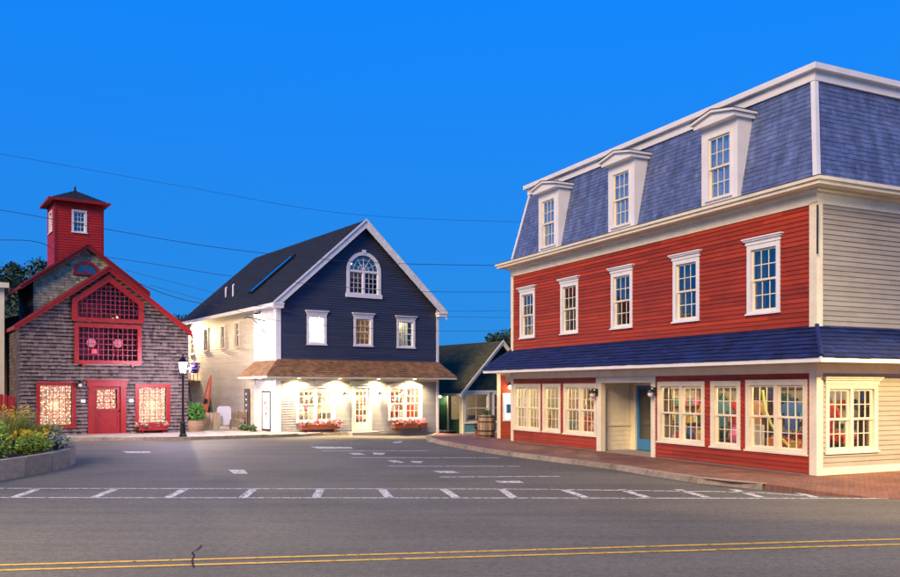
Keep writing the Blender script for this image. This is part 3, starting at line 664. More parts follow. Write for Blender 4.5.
GOODS = {}
def goods_mesh(kind, ci):
    cols = [(.55, .05, .04), (.55, .36, .08), (.05, .12, .32), (.06, .20, .09), (.8, .75, .65), (.5, .25, .1), (.6, .12, .3), (.08, .22, .26), (.6, .22, .05)]
    k = (kind, ci)
    if k in GOODS: return GOODS[k]
    m = mat('goods_colour_%d' % ci, cols[ci], .5, .15)
    b = MB()
    if kind == 'gift_box':
        b.box(-.09, .09, -.08, .08, 0, .16); b.box(-.095, .095, -.085, .085, .13, .175); b.box(-.015, .015, -.09, .09, -.0, .18); b.tube([(-.05, 0, .18), (-.03, 0, .22), (0, 0, .18), (.03, 0, .22), (.05, 0, .18)], .008, 5)
    elif kind == 'vase': b.lathe([(.05, 0), (.09, .08), (.10, .16), (.06, .25), (.045, .30), (.06, .33)], n=12)
    elif kind == 'jar': b.lathe([(.055, 0), (.06, .02), (.06, .16), (.045, .18), (.05, .185), (.05, .215)], n=12)
    elif kind == 'book_stack':
        for q in range(4): b.box(-.1 + q * .006, .1 - q * .01, -.07, .07, q * .04, q * .04 + .036)
    elif kind == 'framed_print':
        b.box(-.16, .16, -.01, .02, 0, .03); b.box(-.16, .16, -.01, .02, .37, .40); b.box(-.16, -.13, -.01, .02, .03, .37); b.box(.13, .16, -.01, .02, .03, .37); b.box(-.13, .13, .005, .015, .03, .37)
    elif kind == 'garment':
        b.prism([(-.17, 0), (.17, 0), (.19, .45), (.33, .30), (.38, .38), (.22, .66), (.08, .70), (-.08, .70), (-.22, .66), (-.38, .38), (-.33, .30), (-.19, .45)], -.04, .04)
        b.tube([(0, 0, .70), (0, 0, .76), (.03, 0, .80), (.05, 0, .77)], .006, 5)
    GOODS[k] = b.mesh(kind, m); return GOODS[k]
def goods(kind, ci, p, z, rz, label, group, s=1.0):
    o = obj(kind, goods_mesh(kind, ci)); o.location = (p.x, p.y, z); o.rotation_euler = (0, 0, R(rz)); o.scale = (s, s, s)
    return tag(o, label, {'gift_box': 'box', 'book_stack': 'books', 'framed_print': 'picture', 'garment': 'shirt'}.get(kind, kind), group)
CN = ['red', 'yellow', 'blue', 'green', 'cream', 'brown', 'pink', 'teal', 'orange']
def shelf(loc, rz, w, label, h=2.0, n=4, d=.34):
    S = thing('shelf_unit', label, 'shelf', loc, rz)
    MB().box(-w / 2, -w / 2 + .03, 0, d, 0, h).box(w / 2 - .03, w / 2, 0, d, 0, h).build('side_panel', M_wood, S)
    for k in range(n + 1): MB().box(-w / 2 + .031, w / 2 - .031, 0.002, d - .01, k * (h - .03) / n, k * (h - .03) / n + .025).build('shelf_board', M_wood, S)
    MB().box(-w / 2 + .03, w / 2 - .03, d - .009, d, 0, h).build('back_panel', M_plaster, S)
    return S
def table(loc, rz, w, d, h, label):
    S = thing('display_table', label, 'table', loc, rz)
    MB().box(-w / 2, w / 2, -d / 2, d / 2, h - .04, h).build('table_top', M_wood, S)
    for sx in (-1, 1):
        for sy in (-1, 1): MB().box(sx * (w / 2 - .05) - .025, sx * (w / 2 - .05) + .025, sy * (d / 2 - .05) - .025, sy * (d / 2 - .05) + .025, 0, h - .041).build('leg', M_wood, S)
    return S
shop = [(1.1, 3.05, 'behind the leftmost pair'), (2.8, 3.05, 'behind the narrow window'), (4.4, 3.05, 'nearest the entrance partition'), (9.2, 4.05, 'beyond the blue door'), (10.9, 4.05, 'facing the single right-hand window'), (12.6, 4.05, 'in the street corner room')]
for i, (x, y, wd) in enumerate(shop):
    p = red(x, y); shelf((p.x, p.y, .117), RA, 1.5, 'wooden shelf unit of gifts in the red shop, ' + wd)
    for k in range(4):
        for q in range(6):
            if rnd.random() < .15: continue
            pp = red(x - .6 + q * .24 + rnd.uniform(-.03, .03), y + .17); kd = rnd.choice(['gift_box', 'vase', 'jar', 'book_stack']); ci = rnd.randrange(9)
            goods(kd, ci, pp, .117 + k * 1.97 / 4 + .026, RA + rnd.uniform(-20, 20), '%s %s on the %s red shop shelf %s' % (CN[ci], kd.replace('_', ' '), ('bottom', 'second', 'third', 'top')[k], wd), 'gifts on the red shop shelves')
for (y, wd) in ((.82, 'beside the recess wall'), (2.55, 'against the brown partition')):
    p = red(8.72, y); shelf((p.x, p.y, .117), RA + 90, 1.35, 'wooden shelf unit in the right-hand red shop, ' + wd)
    for k in range(4):
        for q in range(6):
            pp = red(8.54, y - .54 + q * .215); kd = rnd.choice(['gift_box', 'vase', 'jar', 'book_stack']); ci = rnd.randrange(9)
            goods(kd, ci, pp, .117 + k * 1.97 / 4 + .026, RA + 90 + rnd.uniform(-20, 20), '%s %s on the %s shop shelf %s' % (CN[ci], kd.replace('_', ' '), ('bottom', 'second', 'third', 'top')[k], wd), 'gifts on the red shop shelves')
for i, (x0, x1) in enumerate(((.3, 1.9), (2.35, 3.2), (3.7, 5.2), (8.85, 10.0), (10.55, 11.4), (11.85, 13.2))):
    xm = (x0 + x1) / 2; p = red(xm, .62)
    table((p.x, p.y, .117), RA, x1 - x0, .5, .52, 'low wooden display table inside shop window %s' % ['next to the vestibule', 'between two wide windows', 'left of the recessed entrance', 'right of the recessed entrance', 'of single width near the corner', 'at the street corner'][i])
    x = x0 + .1
    while x < x1 - .05:
        kd = rnd.choice(['gift_box', 'vase', 'vase', 'jar', 'book_stack', 'framed_print']); ci = rnd.randrange(9); pp = red(x, .62 + rnd.uniform(-.12, .12))
        goods(kd, ci, pp, .637, RA + rnd.uniform(-15, 15), '%s %s in the window display of the red shop' % (CN[ci], kd.replace('_', ' ')), 'goods in the red shop window displays', rnd.uniform(1, 1.5)); x += rnd.uniform(.22, .34)
for (x, y, ci) in ((4.1, 1.2, 2), (4.75, 1.0, 0), (4.95, 1.25, 6), (9.15, 1.15, 8), (9.75, 1.0, 7), (10.1, 1.3, 0), (11.0, .98, 5), (12.0, 1.2, 2), (12.62, 1.25, 7), (13.1, 1.15, 0)):
    p = red(x, y); st = thing('garment_stand', 'thin black stand holding a %s shirt in the red shop' % CN[ci], 'stand', (p.x, p.y, .117), RA, 'garment stands in the red shop')
    MB().tube([(0, 0, .0), (0, 0, 1.30)], .012, 6).build('post', M_black, st); MB().lathe([(.16, 0), (.16, .015), (.02, .03)], n=14).build('foot', M_black, st)
    goods('garment', ci, p, 1.05, RA + rnd.uniform(-20, 20), '%s shirt displayed on a stand in the red shop' % CN[ci], 'shirts in the red shop', 1.0)
# two paddles leaning in the corner window, a long sash, poinsettias in the side window
def strip(name, label, cat, pts, wd, c, th=.02):
    b = MB(); pts = [Vector(p) for p in pts]
    for a, q in zip(pts, pts[1:]):
        b.tube([a, q], wd / 2, 6)
    return tag(b.build(name, mat(name + '_cloth_%d' % int(c[0] * 99), c, .6, .2)), label, cat)
cv = [(11.9, 2.05), (11.98, 1.6), (12.15, 1.25), (12.4, .95), (12.75, .70)]
strip('scarf', 'long yellow-green scarf draped across the corner shop window', 'scarf', [(*red(x, .30)[:2], z) for x, z in cv], .07, (.55, .55, .10))
cv = [(13.32, 1.45), (13.28, 1.15), (13.18, .9), (13.1, .68)]
strip('scarf', 'short orange scarf hanging at the corner end of the shop window', 'scarf', [(*red(x, .32)[:2], z) for x, z in cv], .09, (.8, .3, .05))
p = red(W - .45, 1.1); table((p.x, p.y, .117), RA + 90, 1.3, .4, .52, 'low wooden display table inside the cream side-wall window')
def leafball(b, c, r, n, s=.05, rr=rnd, tone=None, sq=1.0):
    for _ in range(n):
        d = Vector((rr.gauss(0, 1), rr.gauss(0, 1), rr.gauss(0, 1))).normalized() * r * rr.random() ** .45; d.z *= sq
        p = Vector(c) + d; u = Vector((rr.gauss(0, 1), rr.gauss(0, 1), rr.gauss(0, .7))).normalized(); v = u.orthogonal().normalized(); k = s * rr.uniform(.6, 1.4)
        b.face([p - u * k, p + v * k * .45, p + u * k, p - v * k * .45], rr.random() if tone is None else tone)
M_poin = mat('poinsettia_red', (.6, .03, .02), .6, .2, 5, .3)
for q in range(4):
    p = red(W - .42, .65 + q * .31); P = thing('potted_poinsettia', 'red potted poinsettia behind the cream side-wall window', 'plant', (p.x, p.y, .637), 0, 'poinsettias in the side window')
    MB().lathe([(.07, 0), (.10, .14), (.11, .16)], n=12).build('pot', M_green, P); b = MB(); leafball(b, (0, 0, .30), .2, 90, .07, sq=.7); b.build('foliage', M_poin, P)

# ---------------------------------------------------------------- navy gabled shop
W, D = 8.65, 13.4; ZE, ZP = 6.10, 9.98
NB = thing('gabled_shop', 'navy clapboard gabled shop with grey shopfront and brown shingled skirt roof', 'building', (NO.x, NO.y, 0), NA)
TL = TR(0, D, 0, -90); TRt = TR(W, 0, 0, 90); TBk = TR(W, D, 0, 180)
upw = [(1.40, 2.40, 4.08, 5.52), (3.82, 4.86, 4.08, 5.52), (6.20, 7.26, 4.06, 5.50)]
bigw = [(.88, 2.85, .50, 2.22), (5.72, 7.69, .50, 2.20)]
drw = (3.72, 4.80, -.1, 2.24); ax, aw_, az0, azs = 4.37, .80, 6.55, 7.68
arch_ops = [(ax - .78, ax + .78, az0 + .04, azs)] + [(ax - .78 * math.cos(math.asin(k / 8)), ax + .78 * math.cos(math.asin(k / 8)), azs + .78 * (k) / 8 - .0, azs + .78 * (k + 1) / 8) for k in range(0, 7)]
ops = [inset(r) for r in upw + bigw] + [drw] + arch_ops
GB = (ZE, ZP, W / 2)
core(NB, I4, W, -.5, ZP, ops, gable=GB)
siding(NB, I4, W - .12, -.1, 2.50, ops, M_grey, .115, x0=.14); siding(NB, I4, W, 3.30, ZP - .05, ops, M_navy, .115, gable=GB)
lw = [(D - 5.50, D - 4.78, 4.1, 5.42), (D - 7.56, D - 6.84, 4.1, 5.38), (D - 10.3, D - 9.5, 4.1, 5.38), (D - 12.6, D - 11.8, 4.0, 5.3)]
lops = [inset(r) for r in lw]
core(NB, TL, D, -.5, ZE, lops, inner=.125, name='side_wall'); core(NB, TRt, D, -.5, ZE, [], inner=.125, name='side_wall'); core(NB, TBk, W, -.5, ZP, [], gable=GB, name='rear_wall')
siding(NB, TL, D - 2.62, .0, ZE - .02, lops, M_cream, .115); siding(NB, TRt, D, -.3, ZE - .02, [], M_navy, .115)
for r in lw: window(NB, TL, *r, cas=.09, tm=M_cream, head=False, per_pane=False, nx=2)
# brighter bay at the street corner of the side wall
Tb = TR(-.07, D, 0, -90); bb = MB().box(D - 2.60, D - .002, .002, .068, -.3, ZE - .1); bb.build('bay_wall', M_core, NB, Tb)
siding(NB, Tb, D - .12, .0, ZE - .04, [], mat('white_clapboard', (.72, .70, .66), .6, .08, 2, .06, .1, 60), .115, x0=D - 2.60)
MB().box(-.10, .0, 2.50, 2.64, -.1, ZE).build('corner_board', M_white, NB); MB().box(-.11, .13, -.035, .13, -.1, ZE - .02).build('corner_board', M_white, NB); MB().box(W - .12, W + .03, -.035, .13, -.3, ZE - .02).build('corner_board', M_white, NB)
for r, b_ in zip(upw, (0, 1, 2)): window(NB, I4, *r, cas=.12, tm=M_white, nx=3, nz=2)
for r in bigw:
    WN = window(NB, I4, *r, units=2, nx=3, nz=2, cas=.12, tm=M_white, head=False)
    x0, x1, z1 = r[0] - .04, r[1] + .04, r[3]
    n = 12; up_ = [(x0 + (x1 - x0) * i / n, z1 + .02 + .20 * math.sin(math.pi * i / n) ** .8) for i in range(n + 1)]
    MB().prism([(x0, z1 + .001), (x1, z1 + .001)] + up_[::-1], -.07, .0).build('arched_head', M_white, WN)
    MB().prism([((x0 + x1) / 2 - .05, z1 + .1), ((x0 + x1) / 2 + .05, z1 + .1), ((x0 + x1) / 2 + .08, z1 + .30), ((x0 + x1) / 2 - .08, z1 + .30)], -.10, -.001).build('keystone', M_white, WN)
# arched window high in the gable
def arc(cx, cz, r, n=18): return [(cx + r * math.cos(math.pi * i / n), cz + r * math.sin(math.pi * i / n)) for i in range(n + 1)]
AWN = None; b = MB(); o = arc(ax, azs, .93); i_ = arc(ax, azs, .77)
for k in range(18): b.prism([i_[k], o[k], o[k + 1], i_[k + 1]], -.05, .10)
b.box(ax - .93, ax - .77, -.05, .10, az0 - .06, azs); b.box(ax + .77, ax + .93, -.05, .10, az0 - .06, azs); b.box(ax - .98, ax + .98, -.09, .10, az0 - .14, az0 + .06); b.box(ax - .05, ax + .05, -.03, .09, az0 + .06, azs); b.box(ax - .77, ax + .77, -.028, .09, azs - .05, azs + .05)
AWN = b.build('arched_window', M_white, NB)
s = MB(); mu = .02
for sx in (-1, 1):
    a, c = (ax - .77, ax - .05) if sx < 0 else (ax + .05, ax + .77); zt = azs - .05; zb = az0 + .06
    s.box(a, a + .04, .02, .06, zb, zt); s.box(c - .04, c, .02, .06, zb, zt); s.box(a + .04, c - .04, .021, .059, zb, zb + .04); s.box(a + .04, c - .04, .021, .059, zt - .03, zt)
    for i in range(1, 3): q = a + .04 + (c - a - .08) * i / 3; s.box(q - mu / 2, q + mu / 2, .024, .056, zb + .04, zt - .03)
    for j in range(1, 4): q = zb + .04 + (zt - zb - .07) * j / 4; s.box(a + .04, c - .04, .026, .054, q - mu / 2, q + mu / 2)
    for i in range(3):
        for j in range(4):
            w3 = (c - a - .08) / 3; h4 = (zt - zb - .07) / 4; pane(AWN, I4, a + .05 + i * w3, a + .03 + (i + 1) * w3, zb + .05 + j * h4, zb + .03 + (j + 1) * h4, .04, M_glassd)
for k in range(1, 6):
    th = math.pi * k / 6; s.prism([(ax + .03 * math.sin(th), azs + .03 * math.cos(th) * 0 + .05), (ax + .77 * math.cos(th) + .01 * math.sin(th), azs + .77 * math.sin(th) - .01 * math.cos(th)), (ax + .77 * math.cos(th) - .01 * math.sin(th), azs + .77 * math.sin(th) + .01 * math.cos(th)), (ax - .03 * math.sin(th), azs + .05)], .02, .05)
for rr in (.30, .54):
    p0, p1 = arc(ax, azs + .03, rr - .01), arc(ax, azs + .03, rr + .01)
    for k in range(18): s.prism([p0[k], p1[k], p1[k + 1], p0[k + 1]], .022, .048)
s.build('sash', M_white, AWN)
MB().prism([(ax - .77, azs)] + arc(ax, azs, .77)[::-1][1:], .036, .040).build('pane', M_glassd, AWN)
MB().prism([(ax - .08, azs + .86), (ax + .08, azs + .86), (ax + .11, azs + 1.03), (ax - .11, azs + 1.03)], -.08, -.04).build('keystone', M_white, AWN)
# glazed shop door with small hood
f = MB(); f.box(3.72, 3.86, -.05, .12, .0, 2.12); f.box(4.66, 4.80, -.05, .12, .0, 2.12); f.box(3.72, 4.80, -.05, .12, 2.12, 2.24); f.box(3.60, 4.92, -.12, .0, 2.241, 2.34); f.box(3.54, 4.98, -.17, .0, 2.34, 2.40); f.build('door_surround', mat('pale_green_trim', (.55, .62, .56), .5), NB)
glazed_door(NB, I4, 3.865, 4.655, .02, 2.115, M_white, M_glass, nx=3, nz=5, solid=.45, label='white glazed shop door with fifteen panes')
MB().box(3.5, 5.0, -.5, -.03, -.3, .02).build('door_step', M_conc, NB)
# brown skirt roof
AP, AZ0, AZ1 = .90, 2.66, 3.42; SL = 2.62
aw = MB(); o = [(-AP, -AP), (W + .55, -AP), (W + .0, 0), (0, 0), (0, SL), (-AP, SL)]
aw.face([(-AP, -AP, AZ0 - .004), (W + .55, -AP, AZ0 - .004), (W, 0, AZ1 - .004), (0, 0, AZ1 - .004)]); aw.face([(-AP, SL, AZ0 - .004), (-AP, -AP, AZ0 - .004), (0, 0, AZ1 - .004), (0, SL, AZ1 - .004)]); aw.face([(W + .55, -AP, AZ0 - .004), (W + .55, .6, AZ0 - .004), (W, .6, AZ1 - .004), (W, 0, AZ1 - .004)])
aw.face([(-AP, SL, AZ0 - .004), (0, SL, AZ1 - .004), (0, SL, AZ0 - .05)]); aw.face([(W + .55, .6, AZ0 - .004), (W, .6, AZ1 - .004), (W, .6, AZ0 - .05)])
AW = aw.build('skirt_roof', M_brown, NB); sl_ = math.hypot(AP, AZ1 - AZ0)
shingles(AW, planeT((-AP, -AP, AZ0), (1, 0, 0), (0, AP, AZ1 - AZ0)), W + AP + .55, -.03, sl_, M_brown, .13, .18, xr=lambda z: (AP * max(0, z) / sl_, W + AP + .55 - .55 * max(0, z) / sl_), th=.018)
shingles(AW, planeT((-AP, SL, AZ0), (0, -1, 0), (AP, 0, AZ1 - AZ0)), SL + AP, -.03, sl_, M_brown, .13, .18, xr=lambda z: (0, SL + AP - AP * max(0, z) / sl_), th=.018)
fa = MB(); fa.box(-AP, W + .55, -AP, -AP + .03, AZ0 - .13, AZ0 - .006); fa.box(-AP, -AP + .03, -AP + .03, SL, AZ0 - .13, AZ0 - .006); fa.box(W + .52, W + .55, -AP + .03, .6, AZ0 - .13, AZ0 - .006); fa.build('fascia', M_trim, NB)
so = MB(); so.box(-AP + .03, W + .52, -AP + .03, -.036, AZ0 - .10, AZ0 - .07); so.box(-AP + .03, -.115, -.036, SL, AZ0 - .10, AZ0 - .07); so.build('soffit', M_white, NB)
MB().box(.13, W - .12, -.03, .003, 2.42, 2.56).build('frieze_board', M_trim, NB)
for x in (.83, 2.90, 4.95, 7.0):
    d = MB(); d.lathe([(.10, -.02), (.085, 0), (.085, .012)], (x, -.42, AZ0 - .105), 14); DL = d.build('downlight', M_white, NB)
    MB().lathe([(.07, -.024), (.07, -.021)], (x, -.42, AZ0 - .105), 14).build('lens', M_bulb, DL)
    light('SPOT', 'lamp_light', DL, (x, -.42, AZ0 - .14), 650, (1, .72, .38), .05, (0, .12, -1), 150, .8)
sconce(NB, I4, 3.30, 1.80, 80, lit=True); sconce(NB, I4, 5.22, 1.80, 80, lit=True)
d = MB().lathe([(.10, -.02), (.085, 0), (.085, .012)], (-.5, .9, AZ0 - .105), 14).build('downlight', M_white, NB); MB().lathe([(.07, -.024), (.07, -.021)], (-.5, .9, AZ0 - .105), 14).build('lens', M_bulb, d); light('SPOT', 'lamp_light', d, (-.5, .9, AZ0 - .14), 90, (1, .80, .5), .05, (.15, 0, -1), 150, .8)
# gable roof
roof, EL, ER = gable_roof(NB, W, D, ZE, ZP, W / 2, .34, .30, M_darkroof, M_white, rh=.26, e=.15, sw=.32)
for (x0, x1) in ((EL[0], .14), (W - .14, ER[0])):
    MB().box(x0, x1, -.34, .0, ZE - .42, ZE - .26).box(x0 - .03, x1 + .02, -.37, .0, ZE - .259, ZE - .19).build('eave_return', M_white, NB)
sl = (ZP - ZE) / (W / 2)
Tsk = planeT((0, 9.6, ZE + .135 / math.cos(math.atan(sl))), (0, -1, 0), (1, 0, sl))
SK = MB().box(0, .07, -.09, .02, .9, 4.0).box(.63, .70, -.09, .02, .9, 4.0).box(.07, .63, -.088, .02, .9, .97).box(.07, .63, -.088, .02, 3.93, 4.0).build('skylight', M_black, NB, TR(0, -4.2, 0) @ Tsk)
MB().box(.07, .63, -.075, -.07, .97, 3.93).build('pane', glass('skylight_glass', (.3, .35, .4), .8), SK)
for (y, x, h) in ((8.2, .9, .7), (9.6, 1.0, .6)):
    MB().tube([(x, y, ZE + sl * x), (x, y, ZE + sl * x + h), (x + .06, y, ZE + sl * x + h + .05)], .05, 8).build('vent_pipe', M_white, NB)
# floors and rooms
MB().box(.13, W - .13, .13, D - .13, -.2, -.0).build('ground_floor', M_floor, NB); MB().box(.13, W - .13, .13, D - .13, 2.95, 3.1).build('upper_floor', M_plaster, NB); MB().box(.13, W - .13, .13, D - .13, 5.9, 6.0).build('attic_floor', M_plaster, NB)
ip = MB(); ip.box(.13, W - .13, 3.4, 3.5, .0, 2.95); ip.box(.13, W - .13, 3.0, 3.1, 3.1, 5.9); ip.box(3.05, 3.15, .13, 3.0, 3.1, 5.9); ip.box(5.5, 5.6, .13, 3.0, 3.1, 5.9); ip.box(2.6, 6.0, 2.4, 2.5, 6.0, 8.2); ip.build('interior_wall', M_plaster, NB)
for (x, y, z, pw, lb) in ((1.9, 1.2, 2.94, 300, 'behind the left flower box'), (4.3, 1.6, 2.94, 200, 'behind the glazed door'), (6.7, 1.2, 2.94, 300, 'behind the right flower box')):
    p = nav(x, y); pendant((p.x, p.y, z), 0, pw, 'shaded ceiling lamp in the navy shop, ' + lb)
for (x, y, z, pw, lb, c) in ((1.9, .6, 5.89, 520, 'glaring lamp in the brightest upper room of the navy shop', (1, .93, .82)), (4.3, 1.5, 5.89, 7, 'dim amber lamp in the middle upper room of the navy shop', (1, .5, .2)), (6.7, .5, 5.89, 16, 'soft lamp in the upper room beside the green shop', (1, .85, .5)), (4.4, 1.4, 8.6, 3, 'faint lamp behind the arched gable window', (1, .55, .3))):
    p = nav(x, y); pendant((p.x, p.y, z), 0, pw, lb, c, None)
blind(NB, I4, 6.2, 7.3, 4.1, 5.6, M_curt, .8, 8); blind(NB, I4, 1.0, 2.9, 3.9, 5.8, M_white, 1.1, 9)  # curtains added behind the room lamps to throw light out the windows
for i, (x, lb) in enumerate(((1.1, 'far side of the left shop window'), (2.7, 'between left window and door'), (6.1, 'between door and right window'), (7.6, 'far end of the right shop window'))):
    p = nav(x, 2.9); shelf((p.x, p.y, 0), NA, 1.3, 'wooden shelf unit inside the navy shop, ' + lb, 1.9)
    for k in range(1, 4):
        for q in range(5):
            pp = nav(x - .5 + q * .25, 3.05); kd = rnd.choice(['gift_box', 'vase', 'jar']); ci = rnd.choice((4, 4, 1, 7, 6)); goods(kd, ci, pp, k * 1.87 / 4 + .026, NA + rnd.uniform(-20, 20), '%s %s on the navy shop shelves, %s' % (CN[ci], kd.replace('_', ' '), lb), 'gifts on the navy shop shelves')
for (x0, x1, lb) in ((1.0, 2.7, 'left'), (5.85, 7.55, 'right')):
    p = nav((x0 + x1) / 2, .5); table((p.x, p.y, 0), NA, x1 - x0, .42, .66, 'white display table in the %s window of the navy shop' % lb)
    x = x0 + .15
    while x < x1:
        kd = rnd.choice(['vase', 'gift_box', 'jar', 'framed_print']); ci = rnd.choice((4, 4, 4, 7, 5, 0)); pp = nav(x, .5 + rnd.uniform(-.08, .08)); goods(kd, ci, pp, .66, NA + rnd.uniform(-20, 20), '%s %s in the %s window of the navy shop' % (CN[ci], kd.replace('_', ' '), lb), 'goods in the navy shop windows', rnd.uniform(1.2, 2.0)); x += rnd.uniform(.2, .3)
for (x, ci, lb) in ((1.35, 4, 'hung in the left window'), (2.3, 4, 'hung beside the left window jamb'), (6.2, 6, 'hung in the right window'), (7.2, 4, 'hung near the right window end')):
    p = nav(x, .8); st = thing('garment_stand', 'black stand for the %s shirt %s of the navy shop' % (CN[ci], lb), 'stand', (p.x, p.y, 0), NA)
    MB().tube([(0, 0, .0), (0, 0, 1.5)], .012, 6).build('post', M_black, st); MB().lathe([(.16, 0), (.16, .015), (.02, .03)], n=14).build('foot', M_black, st)
    goods('garment', ci, p, 1.2, NA, '%s shirt %s of the navy shop' % (CN[ci], lb), None)
# flower boxes
M_pink = mat('pink_petunia', (.75, .16, .26), .6, .2, 6, .45); M_terra = mat('terracotta_box', (.30, .08, .04), .7, .2, 4)
def flower_box(loc, rz, w, label, bm, fm, d=.30, h=.22, hh=.24, n=520):
    F_ = thing('flower_box', label, 'flower box', loc, rz)
    b = MB(); b.box(-w / 2, w / 2, -d, -d + .025, 0, h); b.box(-w / 2, w / 2, -.025, 0, 0, h); b.box(-w / 2, -w / 2 + .025, -d + .025, -.025, 0, h); b.box(w / 2 - .025, w / 2, -d + .025, -.025, 0, h); b.box(-w / 2 + .025, w / 2 - .025, -d + .025, -.025, .0, h - .04); b.box(-w / 2 - .02, w / 2 + .02, -d - .015, -d + .0, h - .05, h + .005); b.build('trough', bm, F_)
    fl = MB(); lv = MB()
    for _ in range(n // 12):
        x = rnd.uniform(-w / 2 - .05, w / 2 + .05); c = (x, -d / 2 + rnd.uniform(-.2, .1), h + rnd.uniform(-.06, hh))
        leafball(fl, c, .085, 12, .05); leafball(lv, (c[0], c[1] + .03, c[2] - .07), .1, 8, .06)
    fl.build('blossoms', fm, F_); lv.build('leaves', M_leaf, F_)
    for sx in (-1, 1): MB().box(sx * w * .35 - .02, sx * w * .35 + .02, -d + .03, .0, -.14, -.001).build('bracket', bm, F_)
    return F_
p = nav(1.98, -.04); flower_box((p.x, p.y, .20), NA, 1.9, 'long flower box of pink petunias under the navy shop window beside the corner', M_terra, M_pink)
p = nav(6.85, -.04); flower_box((p.x, p.y, .14), NA, 1.9, 'long flower box of pink petunias under the navy shop window beside the green shop', M_terra, M_pink)
# side-wall extras: floodlights, sign bracket, panel sign, balcony
def flood(P, T, x, z, pw, aim, c, cone=150):
    b = MB().box(x - .05, x + .05, -.03, 0, z - .06, z + .06); b.tube([(x, -.02, z), (x, -.16, z - .02)], .015, 6); b.lathe([(.03, 0), (.09, -.02), (.10, -.10), (.085, -.11)], (x, -.2, z), 12)
    S = b.build('floodlight', M_black, P, T); MB().ball((x, -.2, z - .12), .085, 10, 6, .7).build('lens', M_cool, S)
    light('SPOT', 'lamp_light', S, (x, -.24, z - .16), pw, c, .08, aim, cone, .6)
flood(NB, TL, .5, 5.55, 6000, (.9, -.22, -.5), (1, .74, .40), 140)
flood(NB, TL @ TR(0, -.08, 0), D - 1.9, 5.62, 170, (.1, -.35, -1), (1, .93, .82), 165)
Ts = TL @ TR(D - 1.3, -.07, 0)
SB = MB().tube([(0, 0, 5.2), (0, -.9, 5.35), (0, -1.0, 5.25)], .025, 6).tube([(0, 0, 4.6), (0, -.3, 5.0), (0, -.6, 5.25)], .018, 6).tube([(.0, -.15, 4.85), (.0, -.28, 4.75), (.0, -.35, 4.88), (0, -.25, 4.95)], .014, 6).build('sign_bracket', M_black, NB, Ts)
Tp = TL @ TR(0, -.09, 0); PS = MB().box(D - 1.60, D - .62, -.02, .0, .18, 1.95).build('notice_panel', M_white, NB, Tp)
b = MB(); b.box(D - 1.62, D - .60, -.03, -.021, .14, .22); b.box(D - 1.62, D - .60, -.03, -.021, 1.90, 1.97); b.box(D - 1.62, D - 1.55, -.03, -.021, .22, 1.9); b.box(D - .67, D - .60, -.03, -.021, .22, 1.9); b.build('panel_border', M_black, PS)
b = MB()
for (x, z, s_) in ((1.2, 1.45, .16), (1.05, 1.2, .10), (1.12, .95, .12), (1.0, .75, .07)): b.prism([(D - x - s_ * .6, z - s_ * .4), (D - x, z - s_), (D - x + s_ * .6, z), (D - x + .1 * s_, z + s_ * .9)], -.024, -.0205)
b.build('painted_motif', mat('dark_sign_paint', (.06, .05, .05), .6), PS)
BL = MB().box(0, 2.6, -1.5, -.02, 2.42, 2.54).build('balcony', M_wood, NB, TL)
for i in range(14): MB().box(.05 + i * .19, .08 + i * .19, -1.46, -1.43, 2.541, 3.42).build('baluster', M_black, BL)
for i in range(7): MB().box(2.53, 2.56, -1.40 + i * .2, -1.37 + i * .2, 2.541, 3.42).build('baluster', M_black, BL)
MB().box(.0, 2.6, -1.49, -1.41, 3.42, 3.48).box(2.51, 2.59, -1.41, -.03, 3.42, 3.48).build('handrail', M_black, BL)
for x in (.1, 2.5): MB().box(x - .05, x + .05, -1.46, -1.36, 0, 2.419).build('balcony_post', M_wood, BL)
ST = MB().tube([(3.0, -1.2, .0), (2.0, -1.2, 2.4)], .05, 4).tube([(3.0, -.5, .0), (2.0, -.5, 2.4)], .05, 4)
for k in range(9): t = k / 9; ST.box(2.95 - t, 3.15 - t, -1.2, -.5, .2 + 2.2 * t, .23 + 2.2 * t)
ST.build('stair', M_wood, BL)

# ---------------------------------------------------------------- shingled barn with red tower
W = 6.94; ZE, ZP, XP = 4.62, 7.22, 3.50
BB = thing('shingled_barn', 'weathered shingled barn with red trim and a red cupola tower', 'building', (BO.x, BO.y, 0), BA)
TL = TR(0, 3.2, 0, -90); TRt = TR(W, 0, 0, 90)
winL, winR, door = (.70, 2.23, .40, 2.35), (4.63, 6.14, .42, 2.28), (2.70, 4.25, -.1, 2.40)
lat = (2.15, 4.88, 3.12, 4.85); latu = (2.15, 4.88, 4.98, 5.92); GB = (ZE, ZP, XP)
def latrange(z): t = max(0, (z - 5.78) / (6.80 - 5.78)); return 2.15 + 1.36 * t, 4.88 - 1.36 * t
lops = [(latrange(z)[0], latrange(z)[1], z, z + .1) for z in [5.80 + .1 * k for k in range(9)]]
ops = [inset(winL), inset(winR), door, inset(lat), (2.17, 4.86, 5.0, 5.80)] + lops
core(BB, I4, W, -.4, ZP, ops, gable=GB); core(BB, TL, 3.2, -.4, ZE, [], inner=.125, name='side_wall'); core(BB, TRt, 3.2, -.4, ZE, [], inner=.125, name='side_wall')
gx = lambda z: xrange_of(W, z, GB)
shingles(BB, I4, W, .12, ZP - .1, M_barn, .155, .19, ops, gx, th=.048, wj=.5, zj=.02, tone_split=.4)
shingles(BB, TL, 3.2, .12, ZE, M_barn, .135, .17, th=.022, wj=.5, zj=.02)
t = MB(); t.box(-.03, .10, -.04, .004, .1, ZE - .1); t.build('corner_board', M_barn, BB)
roof, EL, ER = gable_roof(BB, W, 3.2, ZE, ZP, XP, .10, .22, M_darkroof, M_barntrim, rh=.12, th=.10, e=.15, rearof=0)
